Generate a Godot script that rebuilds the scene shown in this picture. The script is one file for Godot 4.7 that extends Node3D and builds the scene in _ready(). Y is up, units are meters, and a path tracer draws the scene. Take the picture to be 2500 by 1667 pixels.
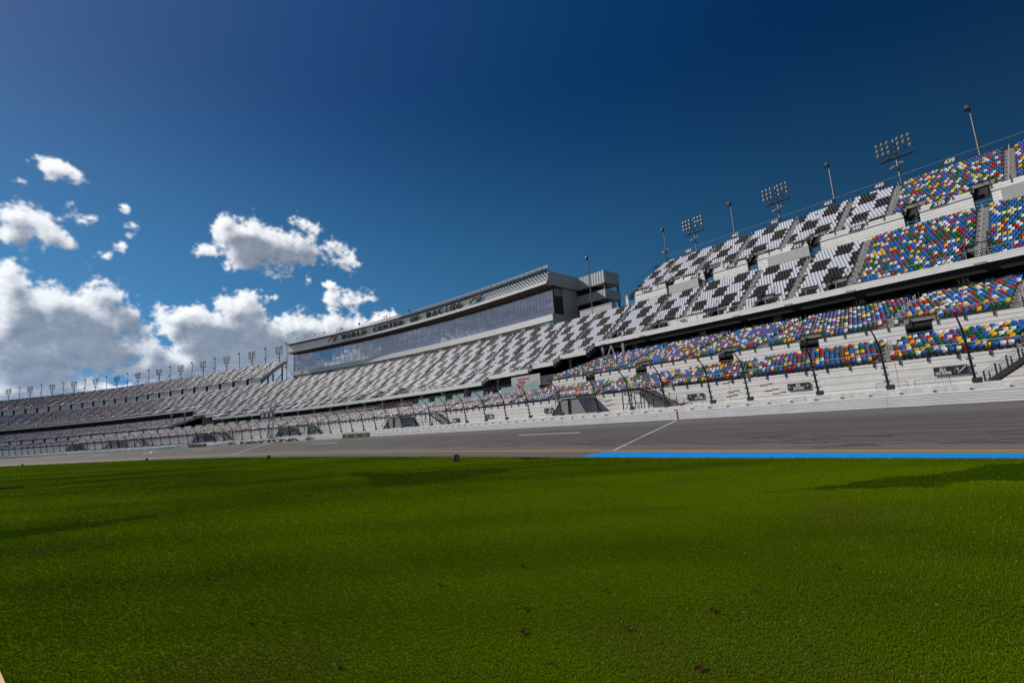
extends Node3D

# ------------------------------------------------------------------ plan curve of the tri-oval
# s runs leftwards along the top of the stands, n points from there to the track, y is up.
const EYE := 3.85
const KN := [-40.0, 60.0, 140.0, 220.0, 300.0, 380.0, 460.0, 560.0, 640.0]
const KV := [0.79501, -1.21904, -2.22781, -2.04841, 0.14908, -1.19621, -1.79805, 0.6, -1.2]
const S_MIN := -120
const S_MAX := 700
var cx := PackedFloat64Array()
var cz := PackedFloat64Array()
var cphi := PackedFloat64Array()
var O := Vector3.ZERO          # origin of the thing that is being built
var used := {}
var T := {}                    # shared textures
var M := {}                    # shared materials
var rng := RandomNumberGenerator.new()
var cam: Camera3D
var font_bold: SystemFont
var seat_mesh: ArrayMesh

func interp(x: float, xs: Array, ys: Array) -> float:
	if x <= xs[0]:
		return ys[0]
	for i in range(1, xs.size()):
		if x <= xs[i]:
			return lerpf(ys[i - 1], ys[i], (x - xs[i - 1]) / (xs[i] - xs[i - 1]))
	return ys[-1]

func make_curve() -> void:
	var n := S_MAX - S_MIN + 1
	cx.resize(n); cz.resize(n); cphi.resize(n)
	var i0 := -S_MIN
	cphi[i0] = 0.90121
	for i in range(i0 + 1, n):
		cphi[i] = cphi[i - 1] + interp(i + S_MIN, KN, KV) * 1e-3
	for i in range(i0 - 1, -1, -1):
		cphi[i] = cphi[i + 1] - interp(i + 1 + S_MIN, KN, KV) * 1e-3
	cx[i0] = 81.43567; cz[i0] = 80.13227
	for i in range(i0 + 1, n):
		cx[i] = cx[i - 1] - cos(cphi[i]); cz[i] = cz[i - 1] + sin(cphi[i])
	for i in range(i0 - 1, -1, -1):
		cx[i] = cx[i + 1] + cos(cphi[i + 1]); cz[i] = cz[i + 1] - sin(cphi[i + 1])

func phi(s: float) -> float:
	var f := clampf(s - S_MIN, 0.0, S_MAX - S_MIN - 1.001)
	var i := int(f)
	return lerpf(cphi[i], cphi[i + 1], f - i)

func world(s: float, n: float, y: float) -> Vector3:
	var f := clampf(s - S_MIN, 0.0, S_MAX - S_MIN - 1.001)
	var i := int(f)
	var t := f - i
	var p := lerpf(cphi[i], cphi[i + 1], t)
	return Vector3(lerpf(cx[i], cx[i + 1], t) - sin(p) * n, y, -(lerpf(cz[i], cz[i + 1], t) - cos(p) * n))

func pt(s: float, n: float, y: float) -> Vector3:
	return world(s, n, y) - O

func frame(s: float) -> Basis:      # x to the viewer's right along the stand, y up, z to the track
	var p := phi(s)
	return Basis(Vector3(cos(p), 0, sin(p)), Vector3.UP, Vector3(-sin(p), 0, cos(p)))

func along(s: float, n: float) -> float:   # metres along the curve at offset n per metre of s
	return 1.0 + n * interp(s, KN, KV) * 1e-3

# ------------------------------------------------------------------ mesh collector
class Mb:
	var v := PackedVector3Array()
	var uv := PackedVector2Array()
	var has_uv := false
	func tri(a: Vector3, b: Vector3, c: Vector3) -> void:
		v.append(a); v.append(b); v.append(c)
		if has_uv:
			uv.append(Vector2.ZERO); uv.append(Vector2.ZERO); uv.append(Vector2.ZERO)
	func quad(a: Vector3, b: Vector3, c: Vector3, d: Vector3) -> void:
		v.append_array(PackedVector3Array([a, b, c, a, c, d]))
		if has_uv:
			for i in 6:
				uv.append(Vector2.ZERO)
	func quad_uv(a: Vector3, b: Vector3, c: Vector3, d: Vector3, ua: Vector2, ub: Vector2, uc: Vector2, ud: Vector2) -> void:
		has_uv = true
		v.append_array(PackedVector3Array([a, b, c, a, c, d]))
		uv.append_array(PackedVector2Array([ua, ub, uc, ua, uc, ud]))
	func boxv(c: Vector3, x: Vector3, y: Vector3, z: Vector3) -> void:   # half vectors, right handed
		var p := PackedVector3Array()
		for k in 8:
			p.append(c + (x if k & 1 else -x) + (y if k & 2 else -y) + (z if k & 4 else -z))
		quad(p[4], p[6], p[7], p[5]); quad(p[1], p[3], p[2], p[0])
		quad(p[5], p[7], p[3], p[1]); quad(p[0], p[2], p[6], p[4])
		quad(p[6], p[2], p[3], p[7]); quad(p[0], p[4], p[5], p[1])
	func box(b: Basis, c: Vector3, size: Vector3) -> void:
		boxv(c, b.x * size.x * 0.5, b.y * size.y * 0.5, b.z * size.z * 0.5)
	func bar(p: Vector3, q: Vector3, w: float, h := 0.0) -> void:
		var d := (q - p)
		var a := Vector3.UP if absf(d.normalized().y) < 0.95 else Vector3.RIGHT
		var x := d.cross(a).normalized()
		var y := x.cross(d).normalized()
		boxv((p + q) * 0.5, x * w * 0.5, y * (h if h > 0.0 else w) * 0.5, -d * 0.5)
	func tube(p: Vector3, q: Vector3, r0: float, r1: float, k := 6, caps := true) -> void:
		var d := (q - p).normalized()
		var a := Vector3.UP if absf(d.y) < 0.95 else Vector3.RIGHT
		var x := d.cross(a).normalized()
		var y := x.cross(d).normalized()
		for i in k:
			var t0 := TAU * i / k
			var t1 := TAU * (i + 1) / k
			var e0 := x * cos(t0) + y * sin(t0)
			var e1 := x * cos(t1) + y * sin(t1)
			quad(p + e0 * r0, q + e0 * r1, q + e1 * r1, p + e1 * r0)
			if caps:
				tri(p + e1 * r0, p, p + e0 * r0); tri(q + e0 * r1, q, q + e1 * r1)
	func poly(path: PackedVector3Array, r: float, k := 5) -> void:
		for i in path.size() - 1:
			tube(path[i], path[i + 1], r, r, k, false)
	func dome(c: Vector3, b: Basis, r: float, h: float, seg := 8, rings := 3) -> void:
		for j in rings:
			var a0 := PI * 0.5 * j / rings
			var a1 := PI * 0.5 * (j + 1) / rings
			for i in seg:
				var t0 := TAU * i / seg
				var t1 := TAU * (i + 1) / seg
				var f := func(a: float, t: float) -> Vector3: return c + b * Vector3(cos(a) * cos(t) * r, sin(a) * h, cos(a) * sin(t) * r)
				quad(f.call(a0, t0), f.call(a1, t0), f.call(a1, t1), f.call(a0, t1))
	func mesh() -> ArrayMesh:
		var arr := []
		arr.resize(Mesh.ARRAY_MAX)
		arr[Mesh.ARRAY_VERTEX] = v
		var nn := PackedVector3Array()
		nn.resize(v.size())
		for i in range(0, v.size(), 3):
			var nm := (v[i + 2] - v[i]).cross(v[i + 1] - v[i]).normalized()
			nn[i] = nm; nn[i + 1] = nm; nn[i + 2] = nm
		arr[Mesh.ARRAY_NORMAL] = nn
		if has_uv:
			arr[Mesh.ARRAY_TEX_UV] = uv
		var m := ArrayMesh.new()
		m.add_surface_from_arrays(Mesh.PRIMITIVE_TRIANGLES, arr)
		return m

# a strip of quads through a profile of (n, y) carried along the curve
func ribbon(m: Mb, prof: Array, s0: float, s1: float, step: float, uvs := Vector2.ZERO) -> void:
	var k := maxi(1, int(ceil((s1 - s0) / step)))
	for i in k:
		var a := lerpf(s0, s1, float(i) / k)
		var b := lerpf(s0, s1, float(i + 1) / k)
		for j in prof.size() - 1:
			var p: Vector2 = prof[j]
			var q: Vector2 = prof[j + 1]
			var A := pt(a, p.x, p.y)
			var B := pt(b, p.x, p.y)
			var C := pt(b, q.x, q.y)
			var D := pt(a, q.x, q.y)
			if uvs != Vector2.ZERO:
				m.quad_uv(A, B, C, D, Vector2(a * uvs.x, p.x * uvs.y), Vector2(b * uvs.x, p.x * uvs.y), Vector2(b * uvs.x, q.x * uvs.y), Vector2(a * uvs.x, q.x * uvs.y))
			else:
				m.quad(A, B, C, D)

# a closed box that follows the curve: s0..s1, n0 (back) .. n1 (front), y0..y1
func cbox(m: Mb, s0: float, s1: float, n0: float, n1: float, y0: float, y1: float, step := 3.0) -> void:
	ribbon(m, [Vector2(n0, y0), Vector2(n0, y1), Vector2(n1, y1), Vector2(n1, y0), Vector2(n0, y0)], s0, s1, step)
	for s in [s0, s1]:
		var q := [pt(s, n0, y0), pt(s, n0, y1), pt(s, n1, y1), pt(s, n1, y0)]
		if s == s0:
			m.quad(q[0], q[3], q[2], q[1])
		else:
			m.quad(q[0], q[1], q[2], q[3])

func rail(m: Mb, s0: float, s1: float, n: float, y: float, r: float, step := 3.0) -> void:
	var path := PackedVector3Array()
	var k := maxi(1, int(ceil((s1 - s0) / step)))
	for i in k + 1:
		path.append(pt(lerpf(s0, s1, float(i) / k), n, y))
	m.poly(path, r, 4)

# ------------------------------------------------------------------ nodes
func numbered(called: String) -> String:
	var k: int = used.get(called, 0)
	used[called] = k + 1
	return called if k == 0 else "%s_%03d" % [called, k]

func tag(o: Node, label: String, category: String, group := "", kind := "") -> void:
	if label: o.set_meta("label", label)
	if category: o.set_meta("category", category)
	if group: o.set_meta("group", group)
	if kind: o.set_meta("kind", kind)

func thing(called: String, label: String, category: String, at: Vector3, group := "") -> Node3D:
	var o := Node3D.new()
	o.name = numbered(called)
	o.position = at
	add_child(o)
	tag(o, label, category, group)
	O = at
	return o

func part(called: String, mesh: Mesh, mat: Material, parent: Node, label := "") -> MeshInstance3D:
	var o := MeshInstance3D.new()
	o.name = called
	o.mesh = mesh
	o.set_surface_override_material(0, mat)
	parent.add_child(o, true)
	if label: o.set_meta("label", label)
	return o

func struct(called: String, mesh: Mesh, mat: Material, label: String, kind := "structure") -> MeshInstance3D:
	var o := MeshInstance3D.new()
	o.name = numbered(called)
	o.mesh = mesh
	o.position = O
	o.set_surface_override_material(0, mat)
	add_child(o)
	tag(o, label, "", "", kind)
	return o

func ordinal(k: int) -> String:
	var names := ["first", "second", "third", "fourth", "fifth", "sixth", "seventh", "eighth", "ninth", "tenth", "eleventh", "twelfth", "thirteenth", "fourteenth", "fifteenth", "sixteenth", "seventeenth", "eighteenth", "nineteenth", "twentieth"]
	return names[k]

# ------------------------------------------------------------------ materials
func L(r: float, g: float, b: float) -> Color:
	return Color(r, g, b).linear_to_srgb()

func noise_tex(size: int, freq: float, oct: int, lo: float, hi: float, sx := 1.0, seedv := 1) -> ImageTexture:
	var n := FastNoiseLite.new()
	n.seed = seedv
	n.noise_type = FastNoiseLite.TYPE_SIMPLEX_SMOOTH
	n.frequency = freq
	n.fractal_octaves = oct
	var im := n.get_seamless_image(size, size)
	im.convert(Image.FORMAT_L8)
	var d := im.get_data()
	for i in d.size():
		var x := d[i] / 255.0
		x = smoothstep(0.2, 0.8, x)
		d[i] = int(clampf(lerpf(lo, hi, x), 0.0, 1.0) * 255.0)
	im = Image.create_from_data(size, size, false, Image.FORMAT_L8, d)
	im.convert(Image.FORMAT_RGB8)
	im.generate_mipmaps()
	return ImageTexture.create_from_image(im)

func mat(col: Color, rough := 0.6, metal := 0.0, tex: Texture2D = null, scale := 0.1) -> StandardMaterial3D:
	var m := StandardMaterial3D.new()
	m.albedo_color = col
	m.roughness = rough
	m.metallic = metal
	m.cull_mode = BaseMaterial3D.CULL_DISABLED
	if tex:
		m.albedo_texture = tex
		m.uv1_triplanar = true
		m.uv1_world_triplanar = true
		m.uv1_scale = Vector3.ONE * scale
	return m

func make_materials() -> void:
	T.blotch = noise_tex(512, 0.012, 5, 0.955, 1.0, 1.0, 3)
	T.fine = noise_tex(512, 0.06, 4, 0.72, 1.0, 1.0, 5)
	T.scuff = noise_tex(512, 0.03, 5, 0.70, 1.0, 1.0, 12)
	T.streak = noise_tex(512, 0.014, 4, 0.88, 1.0, 1.0, 8)
	M.white = mat(L(0.81, 0.805, 0.795), 0.5, 0.0, T.blotch, 0.12)
	M.wall_white = mat(L(0.76, 0.755, 0.745), 0.55, 0.0, T.blotch, 0.1)
	M.safer = mat(L(0.66, 0.675, 0.70), 0.42, 0.0, T.streak, 0.16)
	M.safer.uv1_scale = Vector3(0.05, 0.9, 0.05)
	M.concrete_white = mat(L(0.62, 0.62, 0.62), 0.6, 0.0, T.streak, 0.3)
	M.tread = mat(L(0.37, 0.362, 0.35), 0.65, 0.0, T.fine, 0.25)
	M.grey = mat(L(0.26, 0.27, 0.285), 0.45, 0.2, T.blotch, 0.1)
	M.grey_light = mat(L(0.42, 0.43, 0.44), 0.5, 0.0, T.blotch, 0.12)
	M.siding = mat(L(0.40, 0.42, 0.44), 0.5, 0.0, T.blotch, 0.1)
	M.galv = mat(L(0.34, 0.35, 0.36), 0.4, 0.5, T.blotch, 0.3)
	M.pole = mat(L(0.13, 0.14, 0.16), 0.45, 0.4)
	M.fence = mat(L(0.022, 0.023, 0.026), 0.55, 0.2)
	M.matte_black = mat(L(0.012, 0.012, 0.013), 1.0)
	M.matte_black.metallic_specular = 0.0
	M.rail = mat(L(0.46, 0.46, 0.47), 0.45, 0.1)
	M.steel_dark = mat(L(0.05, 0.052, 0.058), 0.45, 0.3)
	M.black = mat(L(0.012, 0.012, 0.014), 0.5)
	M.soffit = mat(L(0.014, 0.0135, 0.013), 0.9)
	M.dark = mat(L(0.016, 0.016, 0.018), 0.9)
	M.sign_black = mat(L(0.012, 0.014, 0.02), 0.5)
	M.sign_white = mat(L(0.8, 0.8, 0.8), 0.6)
	M.lamp_shell = mat(L(0.24, 0.235, 0.22), 0.35, 0.3)
	M.red = mat(L(0.42, 0.008, 0.012), 0.5)
	M.green_ad = mat(L(0.005, 0.035, 0.022), 0.5)
	M.gold = mat(L(0.42, 0.30, 0.03), 0.5)
	M.line_white = mat(L(0.72, 0.71, 0.68), 0.7, 0.0, T.fine, 0.8)
	M.line_yellow = mat(L(0.62, 0.30, 0.03), 0.7, 0.0, T.fine, 0.8)
	M.blue_paint = mat(L(0.002, 0.225, 0.64), 0.7, 0.0, T.blotch, 0.2)
	M.tar = mat(L(0.035, 0.034, 0.034), 0.7)
	M.glass_green = mat(L(0.22, 0.36, 0.34), 0.15, 0.0)
	M.tan = mat(L(0.55, 0.33, 0.14), 0.5)
	for k in ["line_white", "line_yellow", "blue_paint", "tar", "tread", "wall_white", "white", "concrete_white"]:
		M[k].metallic_specular = 0.2
	M.leaf = mat(L(0.04, 0.016, 0.010), 1.0)
	M.leaf.metallic_specular = 0.1
	M.sign_face = mat(L(0.72, 0.735, 0.755), 0.5, 0.0, T.blotch, 0.12)

# ------------------------------------------------------------------ sky
const BLOBS := [[-43.84, 23.81, 1.75, 0.69, 0.90], [-44.76, 23.97, 0.78, 0.54, 0.60], [-42.64, 23.63, 0.83, 0.56, 0.60], [-46.26, 22.23, 0.63, 0.47, 0.35], [-46.44, 19.35, 1.36, 1.22, 1.00], [-46.00, 17.78, 1.70, 1.31, 1.00], [-43.88, 18.36, 1.36, 1.07, 0.90], [-44.93, 19.14, 1.32, 0.84, 0.60], [-41.90, 19.94, 1.15, 0.87, 0.55], [-42.94, 17.97, 0.69, 0.65, 0.70], [-38.98, 21.44, 0.42, 0.39, 0.60], [-39.05, 18.28, 0.67, 0.58, 0.85], [-38.25, 19.11, 0.59, 0.43, 0.45], [-40.13, 17.26, 0.50, 0.33, 0.40], [-41.50, 15.83, 0.50, 0.27, 0.60], [-31.99, 16.60, 0.24, 0.15, 0.50], [-38.24, 20.05, 0.60, 0.37, 0.40], [-30.62, 21.73, 1.19, 0.99, 0.90], [-28.99, 20.77, 2.99, 1.85, 1.10], [-28.47, 19.46, 3.17, 1.87, 1.10], [-25.81, 19.89, 3.86, 2.08, 1.15], [-23.38, 20.09, 2.70, 1.94, 1.00], [-20.31, 20.12, 1.86, 1.44, 0.75], [-19.02, 18.72, 1.69, 1.01, 0.75], [-32.07, 18.88, 0.99, 0.74, 0.70], [-23.40, 22.21, 1.08, 0.96, 0.55], [-21.78, 21.46, 1.10, 0.89, 0.55], [-26.12, 18.11, 2.58, 1.05, 0.70], [-20.32, 16.31, 0.88, 0.59, 0.70], [-20.05, 14.89, 1.01, 0.84, 0.70], [-18.77, 14.45, 1.11, 0.71, 0.70], [-17.00, 14.85, 1.42, 0.72, 0.65], [-18.13, 14.08, 0.74, 0.75, 0.50], [-22.38, 16.55, 0.39, 0.91, 0.30], [-46.40, 15.03, 0.92, 0.97, 0.70], [-45.98, 13.55, 1.45, 1.39, 0.80], [-45.39, 11.22, 2.34, 2.53, 1.20], [-43.02, 12.64, 2.30, 1.61, 1.00], [-40.42, 14.00, 1.35, 1.52, 0.90], [-39.42, 13.65, 1.39, 1.39, 0.90], [-41.78, 11.13, 4.01, 2.54, 1.30], [-38.56, 11.86, 1.81, 2.19, 1.00], [-37.80, 11.92, 0.91, 1.26, 0.70], [-40.85, 9.23, 4.09, 1.97, 1.20], [-44.65, 8.14, 3.51, 1.85, 1.30], [-40.76, 7.71, 3.43, 1.06, 0.90], [-38.40, 8.88, 2.19, 1.10, 0.90], [-36.07, 8.97, 1.77, 1.13, 0.90], [-34.96, 8.19, 1.39, 0.98, 0.80], [-28.19, 14.62, 1.22, 0.96, 0.80], [-28.96, 13.35, 3.08, 1.39, 1.00], [-34.44, 12.16, 1.57, 1.48, 0.95], [-32.72, 12.10, 2.39, 1.51, 1.00], [-34.80, 10.82, 1.26, 0.99, 0.80], [-30.91, 11.35, 4.08, 2.05, 1.20], [-32.34, 9.76, 2.54, 1.86, 1.20], [-27.31, 10.95, 4.00, 2.13, 1.20], [-23.31, 11.21, 3.88, 2.01, 1.10], [-19.60, 12.18, 2.95, 1.22, 0.90], [-14.57, 12.76, 1.73, 1.06, 0.90], [-16.85, 11.62, 3.03, 1.33, 0.90], [-29.30, 8.62, 5.67, 2.09, 1.20], [-32.98, 7.72, 2.94, 1.17, 1.00], [-23.64, 9.02, 5.28, 1.83, 1.10], [-18.34, 9.92, 4.67, 1.89, 1.00], [-26.23, 14.55, 0.75, 0.32, 0.35], [-44.73, 6.43, 2.45, 0.64, 0.80], [-42.57, 5.88, 1.34, 0.73, 0.70], [-45.28, 5.57, 1.54, 0.56, 0.80], [-41.84, 6.63, 0.80, 0.45, 0.50], [-35.73, 7.36, 2.76, 0.65, 0.60], [-37.53, 6.85, 1.56, 0.35, 0.50], [-31.50, 6.72, 4.60, 0.68, 0.80], [-49.0, 6.8, 3.6, 1.5, 0.9], [-44.0, 6.9, 3.6, 1.3, 0.9], [-34.0, 7.4, 4.0, 1.5, 1.0], [-28.0, 7.2, 4.0, 1.6, 1.0], [-22.0, 8.0, 4.0, 1.8, 1.0], [-39.0, 5.2, 3.0, 0.9, 0.7], [-46.0, 5.3, 4.0, 1.0, 0.8], [-36.6, 9.2, 1.6, 1.4, 0.7], [-36.8, 10.8, 1.0, 1.0, 0.5], [-33.0, 6.3, 4.0, 0.9, 0.7], [-25.0, 6.6, 4.0, 1.0, 0.8], [-37.4, 7.4, 2.6, 1.2, 0.9], [-41.5, 5.6, 3.0, 0.9, 0.8], [-47.0, 9.6, 2.6, 1.8, 0.9]]
const SUN_AZ := -67.0
const SUN_EL := 38.0
var fld := PackedFloat32Array()
const F_W := 170
const F_H := 130
const F_A0 := -58.0
const F_E0 := 0.0
const F_D := 0.35
var cn := FastNoiseLite.new()
var cn2 := FastNoiseLite.new()
var cn3 := FastNoiseLite.new()
var sun_dir := Vector3.ZERO

func dir_of(az: float, el: float) -> Vector3:
	var a := deg_to_rad(az)
	var e := deg_to_rad(el)
	return Vector3(sin(a) * cos(e), sin(e), -cos(a) * cos(e))

func make_field() -> void:
	fld.resize(F_W * F_H)
	for j in F_H:
		for i in F_W:
			var a := F_A0 + i * F_D
			var e := F_E0 + j * F_D
			var best := -1.0
			var sum := 0.0
			for b in BLOBS:
				var dx: float = (a - b[0]) / b[2]
				var dy: float = (e - b[1]) / b[3]
				var r2 := dx * dx + dy * dy
				if r2 < 4.0:
					var st: float = b[4] * (0.72 if b[2] < 0.8 else 1.0)
					var f: float = st * (1.0 - sqrt(r2)) if r2 < 1.0 else (1.0 - sqrt(r2)) * 0.8
					best = maxf(best, f)
					if r2 < 1.0:
						sum += b[4] * (1.0 - r2)
			fld[j * F_W + i] = best + 0.22 * minf(sum, 3.0)

func field(a: float, e: float) -> float:
	var x := (a - F_A0) / F_D
	var y := (e - F_E0) / F_D
	if x < 0.0 or y < 0.0 or x >= F_W - 1.001 or y >= F_H - 1.001:
		return -9.0
	var i := int(x)
	var j := int(y)
	var u := x - i
	var w := y - j
	var k := j * F_W + i
	return lerpf(lerpf(fld[k], fld[k + 1], u), lerpf(fld[k + F_W], fld[k + F_W + 1], u), w)

func cloud_density(a: float, e: float) -> float:
	var d := dir_of(a, e)
	var f := field(a, e)
	var inside := smoothstep(-57.0, -51.0, a) * (1.0 - smoothstep(-4.0, -1.0, a))
	var far := -1.0
	if inside < 1.0:
		# the rest of the sky: broken cumulus low down, clear between the stand and the sun's opposite side
		var away := maxf(1.0 - smoothstep(-62.0, -52.0, a), smoothstep(85.0, 105.0, a))
		far = cn2.get_noise_3d(d.x * 100.0, d.y * 190.0, d.z * 100.0) * 1.5 + 0.42 - absf(e - 15.0) * 0.028
		far += 0.55 * smoothstep(-140.0, -115.0, a) * (1.0 - smoothstep(-78.0, -60.0, a)) * (1.0 - smoothstep(24.0, 36.0, e))
		far = lerpf(-1.0, far, away)
	var base := lerpf(far, f, inside) if inside > 0.0 else far
	if base < -0.8:
		return -1.0
	var n := cn.get_noise_3d(d.x * 100.0, d.y * 115.0, d.z * 100.0)
	var w := absf(cn3.get_noise_3d(d.x * 100.0, d.y * 130.0, d.z * 100.0))
	var v := cn.get_noise_3d(d.x * 430.0 + 50.0, d.y * 470.0, d.z * 430.0)
	return base * 0.95 + n * 1.0 + (0.30 - w * 0.9) * 0.62 + v * 0.42 - 0.05

func sky_air(d: Vector3, el: float) -> Vector3:
	var g := acos(clampf(d.dot(sun_dir), -1.0, 1.0))
	var x := clampf((el - 1.0) / 37.0, 0.0, 1.0)
	var t := pow(x * x * (3.0 - 2.0 * x), 0.72)
	var c := Vector3(lerpf(0.135, 0.0012, pow(t, 0.64)), lerpf(0.405, 0.060, t), lerpf(0.80, 0.225, t))
	var sg := sin(g)
	c *= 1.0 - 0.60 * sg * sg
	c *= lerpf(1.0, 0.42, smoothstep(PI * 0.36, PI * 0.66, g))
	c += Vector3(0.145, 0.150, 0.145) * exp(-rad_to_deg(g) / 16.0)
	c += Vector3(0.06, 0.07, 0.08) * exp(-el / 3.5)
	return c

func sky_at(az: float, el: float) -> Vector3:
	var d := dir_of(az, el)
	var c := sky_air(d, maxf(el, 0.0))
	if el < 0.3:
		return c
	var den := cloud_density(az, el)
	if den > -0.06:
		var a := smoothstep(-0.06, 0.62, den)
		var da := 0.55
		var up := cloud_density(az - da * 0.9, el + da)
		var up2 := cloud_density(az - da * 2.2, el + da * 2.6)
		var th := clampf(up * 0.55 + up2 * 0.75, 0.0, 1.6)
		var f1 := field(az - 0.5, el + 0.7)
		if f1 > -5.0:
			th = clampf(maxf(f1, 0.0) * 0.42 + maxf(field(az - 1.1, el + 1.7), 0.0) * 0.46 + up * 0.22, 0.0, 1.6)
		var belly := smoothstep(0.18, 1.05, th)
		var white := Vector3(0.93, 0.935, 0.95)
		var grey := Vector3(0.235, 0.265, 0.325)
		var cc := white.lerp(grey, belly * 0.95)
		cc *= 1.0 + 0.22 * (den - up)
		cc = cc.lerp(c * 1.3 + Vector3(0.03, 0.03, 0.03), 0.10 + 0.14 * exp(-el / 6.0))
		c = c.lerp(cc, a * 0.97)
	return c.clamp(Vector3.ZERO, Vector3.ONE)

func put(data: PackedByteArray, k: int, c: Vector3) -> void:
	var q := Color(c.x, c.y, c.z).linear_to_srgb()
	data[k] = int(clampf(q.r, 0, 1) * 255.0 + 0.5)
	data[k + 1] = int(clampf(q.g, 0, 1) * 255.0 + 0.5)
	data[k + 2] = int(clampf(q.b, 0, 1) * 255.0 + 0.5)

func sky_image() -> Image:
	sun_dir = dir_of(SUN_AZ, SUN_EL)
	cn.seed = 11; cn.noise_type = FastNoiseLite.TYPE_SIMPLEX_SMOOTH; cn.frequency = 0.20; cn.fractal_octaves = 6; cn.fractal_gain = 0.56
	cn3.seed = 19; cn3.noise_type = FastNoiseLite.TYPE_SIMPLEX_SMOOTH; cn3.frequency = 0.34; cn3.fractal_octaves = 4; cn3.fractal_gain = 0.55
	cn2.seed = 4; cn2.noise_type = FastNoiseLite.TYPE_SIMPLEX_SMOOTH; cn2.frequency = 0.016; cn2.fractal_octaves = 4
	make_field()
	var W := 1024
	var H := 512
	var d := PackedByteArray()
	d.resize(W * H * 3)
	for j in H:
		var el := 90.0 - (j + 0.5) * 180.0 / H
		for i in W:
			var az := (i + 0.5) * 360.0 / W - 180.0
			var c := Vector3(0.03, 0.045, 0.012)
			if el > -0.6:
				c = sky_at(az, el)
			put(d, (j * W + i) * 3, c)
	var im := Image.create_from_data(W, H, false, Image.FORMAT_RGB8, d)
	im.resize(4096, 2048, Image.INTERPOLATE_CUBIC)
	var i0 := int((F_A0 + 1.0 + 180.0) / 360.0 * 4096.0)
	var i1 := int((1.0 + 180.0) / 360.0 * 4096.0)
	var j0 := int((90.0 - 40.0) / 180.0 * 2048.0)
	var j1 := int((90.0 - 1.0) / 180.0 * 2048.0)
	var w := i1 - i0
	var h := j1 - j0
	var e := PackedByteArray()
	e.resize(w * h * 3)
	for j in h:
		var el := 90.0 - (j + j0 + 0.5) * 180.0 / 2048.0
		for i in w:
			put(e, (j * w + i) * 3, sky_at((i + i0 + 0.5) * 360.0 / 4096.0 - 180.0, el))
	var hi := Image.create_from_data(w, h, false, Image.FORMAT_RGB8, e)
	im.blit_rect(hi, Rect2i(0, 0, w, h), Vector2i(i0, j0))
	# the panorama's left edge looks forwards
	var out := Image.create(4096, 2048, false, Image.FORMAT_RGB8)
	out.blit_rect(im, Rect2i(2048, 0, 2048, 2048), Vector2i(0, 0))
	out.blit_rect(im, Rect2i(0, 0, 2048, 2048), Vector2i(2048, 0))
	return out

# ------------------------------------------------------------------ camera, sky, sun
func set_view() -> void:
	cam = Camera3D.new()
	cam.name = "camera"
	var pitch := 0.16618
	var roll := 0.0629
	var r0 := Vector3.RIGHT
	var u0 := Vector3(0, cos(pitch), sin(pitch))
	var fw := Vector3(0, sin(pitch), -cos(pitch))
	cam.transform = Transform3D(Basis(r0 * cos(roll) - u0 * sin(roll), r0 * sin(roll) + u0 * cos(roll), -fw), Vector3(0, EYE, 0))
	cam.fov = rad_to_deg(2.0 * atan(833.5 / 1224.118))
	cam.near = 0.1
	cam.far = 4000.0
	add_child(cam)
	var pano := PanoramaSkyMaterial.new()
	pano.panorama = ImageTexture.create_from_image(sky_image())
	var sky := Sky.new()
	sky.sky_material = pano
	var env := Environment.new()
	env.background_mode = Environment.BG_SKY
	env.sky = sky
	env.tonemap_mode = Environment.TONE_MAPPER_LINEAR
	env.tonemap_exposure = 1.0
	env.sdfgi_enabled = true
	env.ssao_enabled = true
	env.ssil_enabled = true
	var we := WorldEnvironment.new()
	we.name = "world_environment"
	we.environment = env
	add_child(we)
	var sun := DirectionalLight3D.new()
	sun.name = "sun"
	sun.light_energy = 1.6
	sun.light_color = Color(1.0, 0.968, 0.925)
	sun.light_angular_distance = 0.53
	sun.shadow_enabled = true
	sun.look_at_from_position(Vector3.ZERO, -dir_of(SUN_AZ, SUN_EL), Vector3.UP)
	add_child(sun)

# ------------------------------------------------------------------ ground, track
func grass_edge(s: float) -> float:
	return interp(s, [-60.0, -6.0, 18.0, 62.0, 124.0, 218.0, 290.0, 400.0, 700.0], [69.6, 70.3, 72.8, 75.4, 77.0, 75.0, 72.6, 72.0, 72.0])

func s_n(p: Vector3) -> Vector2:
	var s := clampf(60.0 - p.x * 0.9, S_MIN + 1, S_MAX - 2)
	for k in 6:
		var c := world(s, 0, 0)
		var b := frame(s)
		var d := Vector3(p.x - c.x, 0, p.z - c.z)
		var sc := maxf(0.3, along(s, d.dot(b.z)))
		s = clampf(s - d.dot(b.x) / sc, S_MIN + 1, S_MAX - 2)
	var q := world(s, 0, 0)
	return Vector2(s, Vector3(p.x - q.x, 0, p.z - q.z).dot(frame(s).z))

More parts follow.
